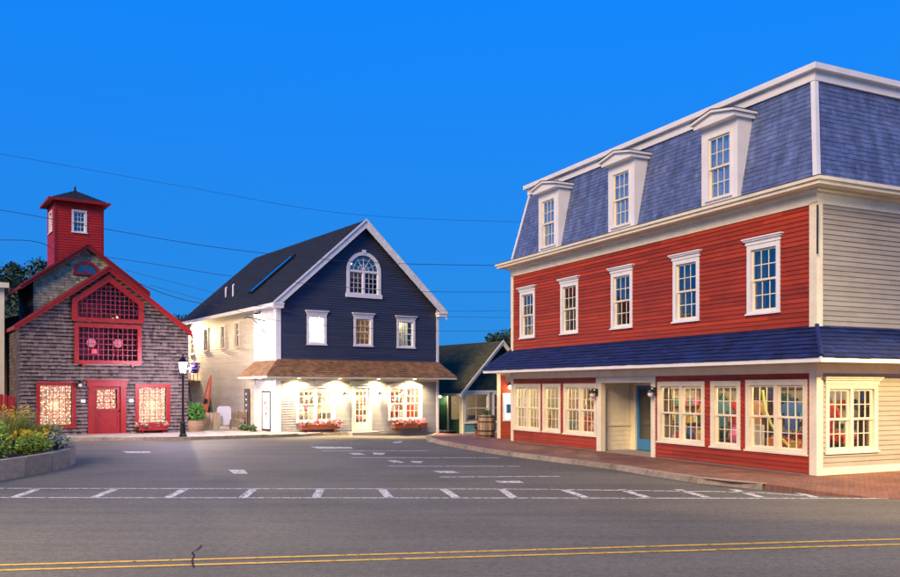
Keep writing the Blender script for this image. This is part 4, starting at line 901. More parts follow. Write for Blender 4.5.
def frame(P, x0, x1, z0, z1, cas, m, name='window', proud=.06, yi=.11, label=None):
    b = MB(); b.box(x0, x0 + cas, -proud, yi, z0, z1); b.box(x1 - cas, x1, -proud, yi, z0, z1); b.box(x0 + cas, x1 - cas, -proud + .002, yi, z1 - cas, z1); b.box(x0 + cas, x1 - cas, -proud + .002, yi, z0, z0 + cas)
    o = b.build(name, m, P)
    if label: o['label'] = label
    return o
def lattice(P, x0, x1, z0, z1, nx, nz, m, y=.03, w=.03, xr=None):
    b = MB()
    for i in range(1, nx):
        x = x0 + (x1 - x0) * i / nx; zt = z1
        if xr:
            zt = z0
            while zt < z1 and xr(zt)[0] < x < xr(zt)[1]: zt += .02
        b.box(x - w / 2, x + w / 2, y, y + .03, z0, zt)
    for j in range(1, nz):
        z = z0 + (z1 - z0) * j / nz; a, c = xr(z) if xr else (x0, x1); b.box(max(a, x0), min(c, x1), y + .002, y + .028, z - w / 2, z + w / 2)
    return b.build('lattice', m, P)
M_lat = mat('lattice_red', (.30, .03, .05), .5, .1)
def fairy_curtain(P, x0, x1, z0, z1, seed, nx=9, nz=11):
    r2 = random.Random(seed)
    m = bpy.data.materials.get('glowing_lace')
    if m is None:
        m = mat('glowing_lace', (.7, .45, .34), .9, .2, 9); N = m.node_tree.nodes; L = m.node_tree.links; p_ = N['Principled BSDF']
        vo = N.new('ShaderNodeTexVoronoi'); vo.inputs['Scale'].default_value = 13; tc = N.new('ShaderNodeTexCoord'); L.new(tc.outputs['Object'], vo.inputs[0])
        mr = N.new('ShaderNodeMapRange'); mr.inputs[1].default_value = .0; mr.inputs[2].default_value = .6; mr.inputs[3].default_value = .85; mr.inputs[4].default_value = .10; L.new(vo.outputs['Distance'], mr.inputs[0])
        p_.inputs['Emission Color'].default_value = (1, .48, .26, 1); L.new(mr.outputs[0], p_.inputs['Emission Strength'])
    blind(P, I4, x0, x1, z0, z1, m, .30, 8)
    b = MB(); wv = MB()
    for i in range(nx):
        x = x0 + (x1 - x0) * (i + .5) / nx; pts = []
        for j in range(nz):
            q = (x + r2.uniform(-.05, .05), .22 + r2.uniform(-.03, .03), z0 + (z1 - z0) * (j + .5) / nz + r2.uniform(-.04, .04)); pts.append(q); b.ball(q, .017, 6, 4)
        wv.tube(pts, .004, 4)
    w_ = wv.build('fairy_light_wire', M_green, P); b.build('fairy_bulbs', M_fairy, w_, kind='stuff')
for k, (r, lb) in enumerate(((winL, 'red-framed window aglow with fairy lights, by the picket fence'), (winR, 'red-framed window aglow with fairy lights, above the flower box'))):
    Fm = frame(BB, *r, .15, M_barntrim, label=lb); a = (r[0] + .15, r[1] - .15, r[2] + .15, r[3] - .15)
    lattice(Fm, *a, 5, 6, M_wood, .05, .022); pane(Fm, I4, *a, .04, M_glass, .1); fairy_curtain(BB, *a, 11 + k)
    light('POINT', 'window_light', Fm, ((a[0] + a[1]) / 2, -.0 + .16, (a[2] + a[3]) / 2), 4, (1, .55, .32), .12)
Fm = frame(BB, *lat, .17, M_barntrim, name='lattice_window', proud=.14); a = (lat[0] + .17, lat[1] - .17, lat[2] + .17, lat[3] - .17); lattice(Fm, *a, 12, 6, M_lat, -.02, .028); pane(Fm, I4, *a, .06, M_glassb, .1)
for x in (2.5, 4.5): MB().box(x - .05, x + .05, -.16, -.03, 3.02, 3.12).build('sill_bracket', M_barntrim, Fm)
# pointed upper lattice
b = MB(); pk = [(2.05, 4.93), (4.98, 4.93), (4.98, 5.84), (3.515, 6.98), (2.05, 5.84)]; pi_ = [(2.28, 5.10), (4.75, 5.10), (4.75, 5.74), (3.515, 6.66), (2.28, 5.74)]
for k in range(5): j = (k + 1) % 5; b.prism([pi_[k], pk[k], pk[j], pi_[j]], -.14, .11)
Fu = b.build('pointed_window', M_barntrim, BB); xr_ = lambda z: (2.28 + max(0, z - 5.74) * 1.34, 4.75 - max(0, z - 5.74) * 1.34)
lattice(Fu, 2.28, 4.75, 5.10, 6.66, 13, 8, M_lat, -.02, .026, xr_); MB().prism(pi_, .058, .062).build('pane', M_glassb, Fu)
# dutch door
f = MB(); f.box(2.70, 2.93, -.07, .12, .10, 2.16); f.box(4.02, 4.25, -.07, .12, .10, 2.16); f.box(2.66, 4.29, -.09, .12, 2.16, 2.40); f.box(2.58, 4.37, -.14, .0, 2.401, 2.47); DS = f.build('door_surround', M_barntrim, BB)
d = MB(); x0, x1 = 2.935, 4.015; st = .13
d.box(x0, x0 + st, .02, .07, .12, 2.15); d.box(x1 - st, x1, .02, .07, .12, 2.15); d.box(x0 + st, x1 - st, .021, .069, 2.03, 2.15); d.box(x0 + st, x1 - st, .021, .069, 1.08, 1.20); d.box(x0 + st, x1 - st, .021, .069, .12, .26); d.box(x0 + st, x1 - st, .045, .06, .26, 1.08)
d.prism([(x0 + st, .27), (x0 + st + .10, .27), (x1 - st, 1.07), (x1 - st - .10, 1.07)], .03, .045); d.prism([(x1 - st - .10, .27), (x1 - st, .27), (x0 + st + .10, 1.07), (x0 + st, 1.07)], .032, .045)
DR = d.build('door', M_barntrim, BB); DR['label'] = 'red half-glazed door with crossed lower boards'
lattice(DR, x0 + st, x1 - st, 1.20, 2.03, 3, 3, M_barntrim, .03, .025); pane(DR, I4, x0 + st, x1 - st, 1.2, 2.03, .05, M_glass, .1); MB().ball((x1 - .06, -.01, 1.12), .035).build('knob', M_black, DR)
fairy_curtain(BB, x0 + st, x1 - st, 1.2, 2.05, 31, 5, 6)
MB().box(2.6, 4.35, -.5, -.03, -.1, .14).build('door_step', M_granite, BB)
for x in (2.50, 4.46): MB().box(x - .09, x + .09, -.05, -.025, 1.48, 1.62).build('plaque', M_white, BB)
S = sconce(BB, TR(0, -.02, 0), 2.35, 2.32, 0)
# rear block, its gable and fanlight
Y2 = 3.0; w2, z2e, z2p = 4.4, 6.93, 8.58
T2 = TR(1.0, Y2, 0)
g2 = (z2e, z2p, 2.2)
core(BB, T2, w2, 3.0, z2p, [], gable=g2, name='rear_block_wall'); core(BB, TR(1.0, Y2 + 5.0, 0, -90), 5.0, 0, z2e, [], inner=.125, name='rear_block_wall'); core(BB, TR(5.4, Y2, 0, 90), 5.0, 0, z2e, [], inner=.125, name='rear_block_wall')
core(BB, TR(5.4, Y2 + 5.0, 0, 180), w2, 0, z2p, [], gable=g2, name='rear_block_wall')
fan = [(2.2 - .42 * math.cos(math.asin(min(1, k / 4))), 2.2 + .42 * math.cos(math.asin(min(1, k / 4))), 7.36 + .42 * k / 4, 7.36 + .42 * (k + 1) / 4) for k in range(4)]
shingles(BB, T2, w2, 4.5, z2p - .1, mat('pale_cedar_shingle', (.36, .31, .22), .85, .3, 4, .5, .4, 70, streak=(3, 1, .5)), .125, .17, fan, lambda z: xrange_of(w2, z, g2), th=.02, wj=.5)
shingles(BB, TR(1.0, Y2 + 5, 0, -90), 5.0, 4.0, z2e, M_barn, .135, .17, th=.02, wj=.5)
def shifted_roof(P, dx, dy, *a, **k):
    before = set(bpy.data.objects); r = gable_roof(P, *a, **k)
    for o in set(bpy.data.objects) - before:
        if o.parent == P: o.location.x += dx; o.location.y += dy
    return r
shifted_roof(BB, 1.0, Y2, w2, 5.0, z2e, z2p, 2.2, .55, .25, M_darkroof, M_barntrim, rh=.10, th=.10, e=.15)
b = MB(); o, i_ = arc(2.2, 7.36, .55, 12), arc(2.2, 7.36, .42, 12)
for k in range(12): b.prism([i_[k], o[k], o[k + 1], i_[k + 1]], -.07, .05)
b.box(1.62, 2.78, -.08, .05, 7.26, 7.36)
for k in range(1, 5): th = math.pi * k / 5; b.prism([(2.2 - .012 * math.sin(th), 7.37), (2.2 + .42 * math.cos(th) - .012 * math.sin(th), 7.36 + .42 * math.sin(th)), (2.2 + .42 * math.cos(th) + .012 * math.sin(th), 7.36 + .42 * math.sin(th)), (2.2 + .012 * math.sin(th), 7.37)], -.03, .0)
FN = b.build('fanlight', M_barntrim, BB, T2); MB().prism(arc(2.2, 7.36, .42, 12), -.012, -.004).build('pane', M_glassd, FN)
# tower
TX, TY, TW, TZ = 2.02, 4.0, 2.10, 10.75
TT = TR(TX, TY, 0); tw_ = (.72, 1.38, 9.34, 10.42)
core(BB, TT, TW, 7, TZ, [inset(tw_)], name='tower_wall'); core(BB, TR(TX, TY + TW, 0, -90), TW, 7, TZ, [(.62, 1.48, 9.4, 10.4)], inner=.125, name='tower_wall'); core(BB, TR(TX + TW, TY, 0, 90), TW, 7, TZ, [], inner=.125, name='tower_wall'); core(BB, TR(TX + TW, TY + TW, 0, 180), TW, 7, TZ, [], name='tower_wall')
siding(BB, TT, TW, 7.2, TZ, [inset(tw_)], M_tower, .12); siding(BB, TR(TX, TY + TW, 0, -90), TW, 7.2, TZ, [(.62, 1.48, 9.4, 10.4)], M_tower, .12); siding(BB, TR(TX + TW, TY, 0, 90), TW, 7.2, TZ, [], M_tower, .12)
window(BB, TT, *tw_, cas=.08, head=False, tm=M_white, gm=M_glassd, nx=3, nz=2); window(BB, TR(TX, TY + TW, 0, -90), .60, 1.50, 9.38, 10.42, cas=.08, head=False, tm=M_white, gm=M_glassd, per_pane=False)
c = MB(); c.box(-.03, .09, -.03, .003, 7.3, TZ); c.box(TW - .09, TW + .03, -.03, .003, 7.3, TZ); c.build('tower_corner_board', M_barntrim, BB, TT)
o_ = .26; b = MB(); b.box(TX - o_, TX + TW + o_, TY - o_, TY + TW + o_, TZ, TZ + .04); b.build('tower_soffit', M_barntrim, BB)
b = MB(); q = [(TX - o_ - .02, TY - o_ - .02), (TX + TW + o_ + .02, TY - o_ - .02), (TX + TW + o_ + .02, TY + TW + o_ + .02), (TX - o_ - .02, TY + TW + o_ + .02)]; ap = (TX + TW / 2, TY + TW / 2, TZ + .78)
for k in range(4): j = (k + 1) % 4; b.face([(*q[k], TZ + .05), (*q[j], TZ + .05), ap])
b.face([(*p, TZ + .05) for p in q[::-1]]); TRf = b.build('tower_roof', M_darkroof, BB)
wq = TW + 2 * o_ + .04; sl_ = math.hypot(wq / 2, .73)
for (o, xd, up) in (((*q[0], TZ + .055), (1, 0, 0), (0, wq / 2, .73)), ((*q[3], TZ + .055), (0, -1, 0), (wq / 2, 0, .73)), ((*q[1], TZ + .055), (0, 1, 0), (-wq / 2, 0, .73))):
    shingles(TRf, planeT(o, xd, up), wq, -.01, sl_ - .03, M_darkroof, .15, .25, xr=lambda z: (wq / 2 * max(0, z) / sl_, wq - wq / 2 * max(0, z) / sl_), th=.012)
b = MB(); b.box(q[0][0] - .01, q[1][0] + .01, q[0][1] - .035, q[0][1] - .002, TZ - .02, TZ + .10); b.box(q[0][0] - .035, q[0][0] - .002, q[0][1], q[3][1], TZ - .02, TZ + .10); b.build('tower_fascia', M_barntrim, BB)
MB().lathe([(.06, 0), (.06, .06), (.03, .10), (.055, .16), (.03, .22), (.006, .36)], (ap[0], ap[1], ap[2] - .04), 10).build('finial', M_black, TRf)
# things inside the barn
for (x, lb) in ((2.88, 'round cream paper lantern in the lattice window, over the red light'), (3.98, 'round cream paper lantern in the lattice window, over the red bow')):
    p = barn(x, .25); L_ = thing('paper_lantern', lb, 'lantern', (p.x, p.y, 4.05), BA, 'paper lanterns in the barn window')
    MB().ball((0, 0, .0), .19, 14, 10).build('globe', emit('paper_glow', (.8, .62, .45), .55), L_, smooth=True); MB().tube([(0, 0, .18), (0, 0, .5)], .006, 5).build('cord', M_black, L_)
p = barn(3.0, .22); tag(MB().box(-.09, .09, -.03, .03, -.08, .08).box(-.12, .12, -.02, .02, -.11, -.081).build('red_lamp', emit('red_glow', (1, .12, .1), 3.0), None, TR(p.x, p.y, 3.70, BA)), 'small square red light in the barn lattice window', 'light')
b = MB(); leafball(b, (-.13, 0, 0), .10, 30, .05); leafball(b, (.13, 0, 0), .10, 30, .05); b.ball((0, 0, 0), .05)
p = barn(3.98, .22); tag(b.build('ribbon_bow', M_poin, None, TR(p.x, p.y, 3.68, BA)), 'red ribbon bow in the barn lattice window', 'bow')
p = barn(5.33, -.07); flower_box((p.x, p.y, .24), BA, 1.25, 'small red flower box under the barn window beside the lamp post', M_barntrim, mat('mixed_blossom', (.55, .30, .22), .6, .2, 6, .5), .26, .18, .16, 220)

# ---------------------------------------------------------------- small green shop between the two
GO = Vector((.68, 43.5, 0)); GA = 35.0; GZ = g(.68, 43.5)
def grn(x, y): c, s = math.cos(R(GA)), math.sin(R(GA)); return Vector((GO.x + c * x - s * y, GO.y + s * x + c * y, 0))
GB_ = thing('cottage_shop', 'small dark green cottage shop with steep mossy roof and cream trim', 'building', (GO.x, GO.y, GZ), GA)
W, D = 4.7, 6.0; ZE, ZP = 2.42, 4.80; gb = (ZE, ZP, W / 2); TLg = TR(0, D, 0, -90)
gw = (.06, 1.72, .52, 2.14); gw2 = (1.95, 3.5, .52, 2.14)
ops = [inset(gw), inset(gw2)]; dg = (D - 1.36, D - .22, .02, 2.16)
core(GB_, I4, W, -.2, ZP, ops, gable=gb); core(GB_, TLg, D, -.2, ZE, [dg], inner=.125, name='side_wall'); core(GB_, TR(W, 0, 0, 90), D, -.2, ZE, [], inner=.125, name='side_wall'); core(GB_, TR(W, D, 0, 180), W, -.2, ZP, [], gable=gb, name='rear_wall')
shingles(GB_, I4, W, 2.2, ZP - .06, mat('dark_green_shingle', (.03, .05, .035), .85, .2, 3, .4, .3, 60), .14, .18, (), lambda z: xrange_of(W, z, gb), th=.02)
MB().box(.1, 1.68, -.03, .003, .10, .50).build('lower_panel', M_teal, GB_); MB().box(1.98, 3.6, -.03, .003, .10, .50).build('lower_panel', M_teal, GB_); MB().box(-.02, 4.7, -.025, .003, -.1, .09).build('base_board', M_trim, GB_)
window(GB_, I4, *gw, nx=2, nz=1, cas=.09, tm=M_trim, head=False); window(GB_, I4, *gw2, nx=2, nz=1, cas=.09, tm=M_trim, head=False)
MB().box(-.05, .06, -.04, .10, .0, 2.3).build('corner_post', M_trim, GB_); MB().box(-.05, 4.7, -.045, .003, 2.145, 2.26).build('lintel', M_trim, GB_)
siding(GB_, TLg, D, .0, ZE - .05, [dg], M_green, .12)
f = MB(); f.box(D - 1.40, D - 1.31, -.04, .11, .0, 2.16); f.box(D - .27, D - .18, -.04, .11, .0, 2.16); f.box(D - 1.40, D - .18, -.04, .11, 2.16, 2.25); f.build('door_frame', M_trim, GB_, TLg)
glazed_door(GB_, TLg, D - 1.305, D - .275, .02, 2.155, M_green, M_glass, solid=.7, label='green half-glazed door with a small notice')
MB().box(D - .95, D - .70, .035, .039, 1.45, 1.65).build('door_notice', M_white, GB_, TLg)
gable_roof(GB_, W, D, ZE, ZP, W / 2, .40, .35, M_greenroof, M_trim, rh=.13, th=.09, e=.14, sw=.28)
MB().box(.13, W - .13, .13, D - .13, -.1, .0).build('ground_floor', M_floor, GB_); MB().box(.13, W - .13, 3.2, 3.3, .0, 2.4).build('interior_wall', M_plaster, GB_); MB().box(.13, W - .13, .13, D - .13, 2.36, 2.40).build('ceiling', M_plaster, GB_)
p = grn(1.0, 1.3); pendant((p.x, p.y, GZ + 2.36), 0, 50, 'small shaded lamp glowing inside the green cottage shop', (1, .75, .42), None, .2)
sc2 = sconce(GB_, TLg @ TR(0, -.03, 0), D - 1.75, 2.05, 110, lit=True)
p = grn(.9, .6); table((p.x, p.y, GZ), GA, 1.3, .5, .75, 'wooden display table in the green cottage shop window')
for q in range(6):
    kd = rnd.choice(['vase', 'jar', 'gift_box', 'framed_print']); ci = (0, 4, 1, 7, 0, 5)[q]; pp = grn(.4 + q * .2, .6); goods(kd, ci, pp, GZ + .75, GA, '%s %s in the green cottage shop window' % (CN[ci], kd.replace('_', ' ')), 'goods in the cottage shop window')

# ---------------------------------------------------------------- lit vestibule beside the red building, barrel, clutter
VP_ = G(497.5, 438.2, .12); VZ = VP_.z
VB = thing('vestibule', 'narrow lit vestibule of orange-red clapboard at the end of the red building', 'kiosk', (VP_.x, VP_.y, VZ), -2)
w_ = 1.0
core(VB, I4, w_, -.1, 2.55, [(.24, .72, .72, 1.75)]); core(VB, TR(0, 1.6, 0, -90), 1.6, -.1, 2.55, [], inner=.125, name='side_wall')
siding(VB, I4, w_, .0, 2.5, [(.24, .72, .72, 1.75)], M_red, .12, x0=.12)
MB().box(-.02, .12, -.03, .12, -.1, 2.55).build('corner_post', M_trim, VB); MB().box(-.02, w_, -.03, 1.6, 2.55, 2.62).build('roof', M_trim, VB)
frame(VB, .20, .76, .68, 1.79, .07, M_white, name='window'); bk = MB().box(.27, .69, .10, .118, .75, 1.72).build('display_panel', emit('display_glow', (.75, .88, 1.0), .7), VB)
MB().box(.36, .60, .085, .098, 1.0, 1.35).build('display_picture', mat('display_print', (.05, .2, .5), .4), bk); pane(VB, I4, .27, .69, .75, 1.72, .05, M_glass, .1)
S = sconce(VB, I4, .50, 2.12, 40, lit=True)
sg = MB().box(-.20, .20, -.02, .02, -.16, .16).build('hanging_plaque', mat('grey_plaque', (.22, .2, .2), .6)); sg.location = (VP_.x + .50, VP_.y - .42, VZ + 2.36); tag(sg, 'small grey square plaque hanging under the blue skirt roof', 'sign')
bp_ = G(486.5, 437.3, .12)
BR = thing('whiskey_barrel', 'weathered wooden barrel with iron hoops and a plant on top', 'barrel', bp_)
prof = lambda z: .30 + .075 * math.sin(math.pi * z / .92)
for k in range(18):
    a0 = 2 * math.pi * k / 18 + .012; a1 = 2 * math.pi * (k + 1) / 18 - .012; b = MB(); tn = rnd.random()
    for j in range(6):
        z0, z1 = j * .92 / 6, (j + 1) * .92 / 6
        b.face([(prof(z) * math.cos(a), prof(z) * math.sin(a), z) for a, z in ((a0, z0), (a1, z0), (a1, z1), (a0, z1))], tn)
    b.build('stave', mat('barrel_oak', (.34, .24, .15), .75, .25, 5, .35, .2, 30, streak=(4, 4, .6)), BR)
MB().lathe([(.01, .0), (.28, .0), (.28, .86), (.01, .87)], n=18).build('barrel_head', M_wood, BR)
for z in (.08, .28, .64, .84): MB().lathe([(prof(z) + .006, z - .022), (prof(z) + .008, z + .022), (prof(z) - .01, z + .022)], n=20).build('hoop', M_black, BR)
b = MB(); leafball(b, (0, 0, 1.02), .16, 120, .05); b.build('foliage', M_leaf, BR)
b = MB(); pq = G(478, 436.5, .12); PT = thing('potted_plant', 'small red-flowered potted plant beside the barrel', 'plant', pq)
MB().lathe([(.10, 0), (.15, .24), (.165, .27)], n=14).build('pot', M_terra, PT); leafball(b, (0, 0, .45), .2, 130, .06); b.build('foliage', M_leaf, PT); b = MB(); leafball(b, (0, 0, .5), .2, 40, .04); b.build('blossoms', M_poin, PT)
# ---------------------------------------------------------------- things in the yard between barn and navy shop
lp = G(183, 436.6, .12)
LP_ = thing('street_lamp', 'black lamp post with a glowing violet-white lantern beside the barn', 'street lamp', lp)
LP_.scale = (.78, .78, 1)
b = MB(); b.lathe([(.20, 0), (.20, .08), (.15, .12), (.13, .50), (.15, .54), (.09, .62), (.065, .8), (.055, 2.45), (.09, 2.50), (.05, 2.56), (.10, 2.60)], n=14); b.build('post', M_black, LP_, smooth=False)
b = MB()
for k in range(6): a = math.pi / 3 * k; b.tube([(.13 * math.cos(a), .13 * math.sin(a), 2.60), (.23 * math.cos(a), .23 * math.sin(a), 3.02)], .014, 5)
b.lathe([(.26, 3.02), (.27, 3.05), (.12, 3.20), (.04, 3.25), (.05, 3.30), (.01, 3.38)], n=12); b.build('lantern_frame', M_black, LP_)
MB().lathe([(.11, 2.63), (.19, 3.0), (.02, 3.01)], n=12).build('lantern_glass', emit('lantern_glow', (.95, .80, 1.0), 700), LP_)
HB = thing('hanging_basket', 'purple flower basket hanging from the black lamp post', 'flower basket', (lp.x, lp.y, lp.z))
MB().tube([(.05, 0, 3.0), (.25, .0, 3.2), (.42, 0, 3.1), (.44, 0, 3.0)], .012, 6).build('hook', M_black, HB); b = MB(); leafball(b, (.46, 0, 2.80), .24, 500, .035); b.build('blossoms', mat('purple_blossom', (.10, .05, .20), .6, .2, 6, .4), HB); MB().lathe([(.06, 2.58), (.15, 2.66), (.18, 2.74)], (.46, 0, 0), 12).build('bowl', M_black, HB)
tp = G(195, 431.2, .12); TU = thing('half_barrel_planter', 'half-barrel tub with a bushy green plant beside the lamp post', 'planter', tp)
MB().lathe([(.36, 0), (.42, .25), (.40, .50), (.36, .50), (.36, .44), (.02, .44)], n=18).build('tub', M_wood, TU); b = MB(); leafball(b, (0, 0, .85), .48, 900, .085); b.build('foliage', mat('bright_leaf', (.07, .20, .03), .6, .2, 6, .5), TU)
fp = G(210, 429.5, .12); FN_ = thing('low_board_fence', 'low tan board fence standing behind the tub plant', 'fence', (fp.x - .5, fp.y, fp.z), 10)
for k in range(6): MB().box(k * .16, k * .16 + .145, 0, .02, 0, .80 + rnd.uniform(-.01, .01), rnd.random()).build('plank', mat('tan_board', (.48, .34, .19), .75, .2, 3, .2, streak=(4, 1, .6)), FN_)
MB().box(-.02, .98, .022, .06, .2, .28).build('rail', M_wood, FN_)
wp = G(224, 428.6, .12); WB = thing('sandwich_board', 'blank white rounded sandwich board on the yard paving', 'sign', wp, 18)
pr = [(-.33, .18), (.33, .18), (.33, .98), (.24, 1.10), (-.24, 1.10), (-.33, .98)]
MB().prism(pr, -.02, .0).build('front_panel', M_white, WB, Matrix.Rotation(R(-9), 4, 'X')); MB().prism(pr, .0, .02).build('rear_panel', M_white, WB, Matrix.Translation((0, .02, 0)) @ Matrix.Rotation(R(9), 4, 'X'))
for sx in (-.28, .28): MB().box(sx - .02, sx + .02, -.03, .03, 0, .3).build('leg', M_wood, WB)
bn = G(238, 429.0, .12); BN = thing('garden_bench', 'small slatted wooden bench against the cream side wall', 'bench', bn, -52)
for k in range(3): MB().box(-.5, .5, -.2 + k * .13, -.09 + k * .13, .42, .45, rnd.random()).build('seat_slat', M_wood, BN)
for k in range(2): MB().box(-.5, .5, .22, .245, .58 + k * .14, .68 + k * .14, rnd.random()).build('back_slat', M_wood, BN)
for sx in (-.44, .44):
    MB().box(sx - .03, sx + .03, .2, .25, 0, .86).build('leg', M_wood, BN); MB().box(sx - .03, sx + .03, -.2, -.15, 0, .419).build('leg', M_wood, BN)
def kayak(loc, label, c, lean, L=2.3):
    b = MB(); n = 12; pts = []; rs = []
    for i in range(n + 1): t = i / n; pts.append((0, .10 * (2 * t - 1) ** 2, L * t)); rs.append(max(.012, .15 * math.sin(math.pi * t) ** .6))
    b.tube(pts, rs, 10)
    K = thing('kayak', label, 'kayak', loc, 0); b.build('hull', mat('kayak_%d' % int(c[0] * 100), c, .35, .1), K, Matrix.Rotation(R(lean), 4, 'Y'), smooth=True)
    MB().lathe([(.07, -.03), (.10, 0), (.07, .03)], n=14).build('cockpit_rim', M_black, K, Matrix.Rotation(R(lean), 4, 'Y') @ Matrix.Translation((0, -.12, L / 2)) @ Matrix.Rotation(R(90), 4, 'X') @ Matrix.Scale(1.8, 4, (0, 1, 0)))
kp = G(200, 428.5, .12); kayak((kp.x + .1, kp.y, kp.z), 'red kayak leaning upright by the wooden stair', (.55, .12, .06), 9, 2.7); kp = G(212, 428, .12); kayak((kp.x, kp.y, kp.z), 'dark green kayak leaning against the cream side wall', (.05, .09, .07), -7, 1.9)
op = nav(-.16, 3.4); OB = MB().box(-.16, .16, -.03, .03, 0.0, 1.95).build('banner_board', mat('dark_board', (.10, .09, .10), .6)); OB.location = (op.x, op.y, .12); OB.rotation_euler = (0, 0, R(NA - 70)); tag(OB, 'tall dark board with pale dots against the side wall corner', 'sign')
for k in range(6): MB().ball((0, -.033, .35 + k * .27), .05, 8, 4, 1).build('pale_dot', M_white, OB)
for k, q in enumerate(((246, 430.6), (243, 430.2), (253, 431.4))):
    gp = G(*q, .12); b = MB(); leafball(b, (0, 0, .14), .2, 90, .07); tag(b.build('weed_clump', M_leaf, None, Matrix.Translation(gp)), ['low green weeds beside the bench', 'sparse weeds between bench and wall', 'weeds at the foot of the dark dotted board'][k], 'plant')

# ---------------------------------------------------------------- left edge: picket gate, cream house, brown shed
PF = thing('picket_fence', 'red picket fence with a curved top beside the barn', 'fence', (BO.x - .05, BO.y - .05, .0), 198)
for k in range(20):
    t = (k % 10) / 9; h = 1.62 + .22 * math.sin(math.pi * (.15 + .7 * t)); b = MB().prism([(k * .145, .12), (k * .145 + .125, .12), (k * .145 + .125, h), (k * .145 + .0625, h + .05), (k * .145, h)], 0, .022, rnd.random()); b.build('picket', M_barntrim, PF)
for z in (.4, 1.3): MB().box(0, 2.9, -.04, -.002, z, z + .08).build('rail', M_barntrim, PF)
CH = thing('cream_house', 'cream clapboard house edge at the left beyond the picket fence', 'house', (-24.42, 33.0, 0), 30)
core(CH, I4, 6, 0, 6.4, []); siding(CH, I4, 5.86, .0, 6.4, [], M_cream, .115); core(CH, TR(6, 0, 0, 90), 5, 0, 6.4, [], inner=.125, name='side_wall'); siding(CH, TR(6, 0, 0, 90), 5, 0, 6.4, [], M_cream)
MB().box(5.85, 6.03, -.035, .15, 0, 6.4).build('corner_board', M_trim, CH); MB().box(-.2, 6.2, -.25, 5.2, 6.4, 6.62).build('cornice', M_trim, CH)
MB().slab([(-.2, -.25), (6.2, -.25), (6.2, 5.2), (-.2, 5.2)], 6.622, 6.7).build('roof', M_darkroof, CH)
BS = thing('board_shed', 'dark brown board shed in the gap beside the barn', 'shed', (-24.5, 41.0, 0), 8)
for k in range(22): MB().box(k * .3, k * .3 + .285, -.02 - .008 * (k % 2), .05, 0, 4.7, rnd.random()).build('board', mat('dark_brown_board', (.07, .045, .035), .85, .3, 3, .3, streak=(4, 1, .5)), BS)
MB().prism([(-.3, 4.7), (6.9, 4.7), (3.3, 5.7)], -.3, 4).build('roof', M_darkroof, BS); MB().box(0, 6.6, .06, 3.8, 0, 4.68).build('wall', M_core, BS)
# ---------------------------------------------------------------- planted bed in the foreground
bed = [(-10.9, 9), (-10.6, 13), (-10.35, 17), (-10.2, 19), (-10.05, 20.8), (-10.1, 22.2), (-10.5, 23.6), (-11.3, 24.7), (-12.6, 25.2), (-14.4, 25.2), (-15.6, 24.2)]
bedc = smooth(bed, 2)
PB = thing('planting_bed', 'raised granite-edged planting bed with mulch in the street', 'planter', (-12.5, 20, 0))
Ti = Matrix.Translation((12.5, -20, 0))
b = MB(); b.face([(p.x - .12, p.y, .38) for p in bedc] + [(-16, 20, .38), (-16, 9, .38)]); b.build('mulch', mat('dark_mulch', (.05, .035, .025), .95, .4, 20, 0, .8, 30), PB, Ti)
ln = resample(bedc, 1.22)
for a, c in zip(ln, ln[1:]):
    d = c - a; L = d.length; mid = (a + c) / 2; b = MB(); tn = rnd.random(); ch = .025
    pr = [(-L / 2 + .012, -.1), (L / 2 - .012, -.1), (L / 2 - .012, .46 - ch + rnd.uniform(-.01, .01)), (L / 2 - .03, .46), (-L / 2 + .03, .46), (-L / 2 + .012, .46 - ch)]
    b.prism(pr, 0, .22, tn); b.build('granite_block', M_granite, PB, Ti @ TR(mid.x, mid.y, 0, math.degrees(math.atan2(d.y, d.x))))
def blades(b, n, r, h, lean=.5, wd=.012, rr=rnd):
    for _ in range(n):
        a = rr.uniform(0, 6.283); q = r * rr.random() ** .5; x, y = q * math.cos(a), q * math.sin(a); hh = h * rr.uniform(.6, 1.1); l = lean * rr.uniform(.2, 1) * hh; a2 = a + rr.uniform(-.6, .6)
        dx, dy = math.cos(a2), math.sin(a2); t = rr.random(); px, py = -dy * wd, dx * wd; prev = None
        for k in range(4):
            f_ = k / 3; cx, cy, cz = x + dx * l * f_ * f_, y + dy * l * f_ * f_, hh * (f_ - .12 * f_ * f_); s_ = 1 - .9 * f_
            cur = ((cx - px * s_, cy - py * s_, cz), (cx + px * s_, cy + py * s_, cz))
            if prev: b.face([prev[0], prev[1], cur[1], cur[0]], t)
            prev = cur
M_lime = mat('lime_leaf', (.24, .36, .04), .6, .2, 6, .45); M_grass = mat('ornamental_grass', (.26, .30, .07), .6, .2, 6, .5); M_gold = mat('goldenrod', (.50, .36, .02), .6, .2, 6, .4); M_dry = mat('dry_brown_leaf', (.24, .15, .10), .7, .2, 6, .5); M_dark = mat('dark_leaf', (.06, .12, .03), .6, .2, 6, .5); M_redl = mat('red_leaf', (.28, .06, .04), .6, .2, 6, .5); M_silver = mat('silver_leaf', (.22, .26, .20), .6, .2, 6, .4)
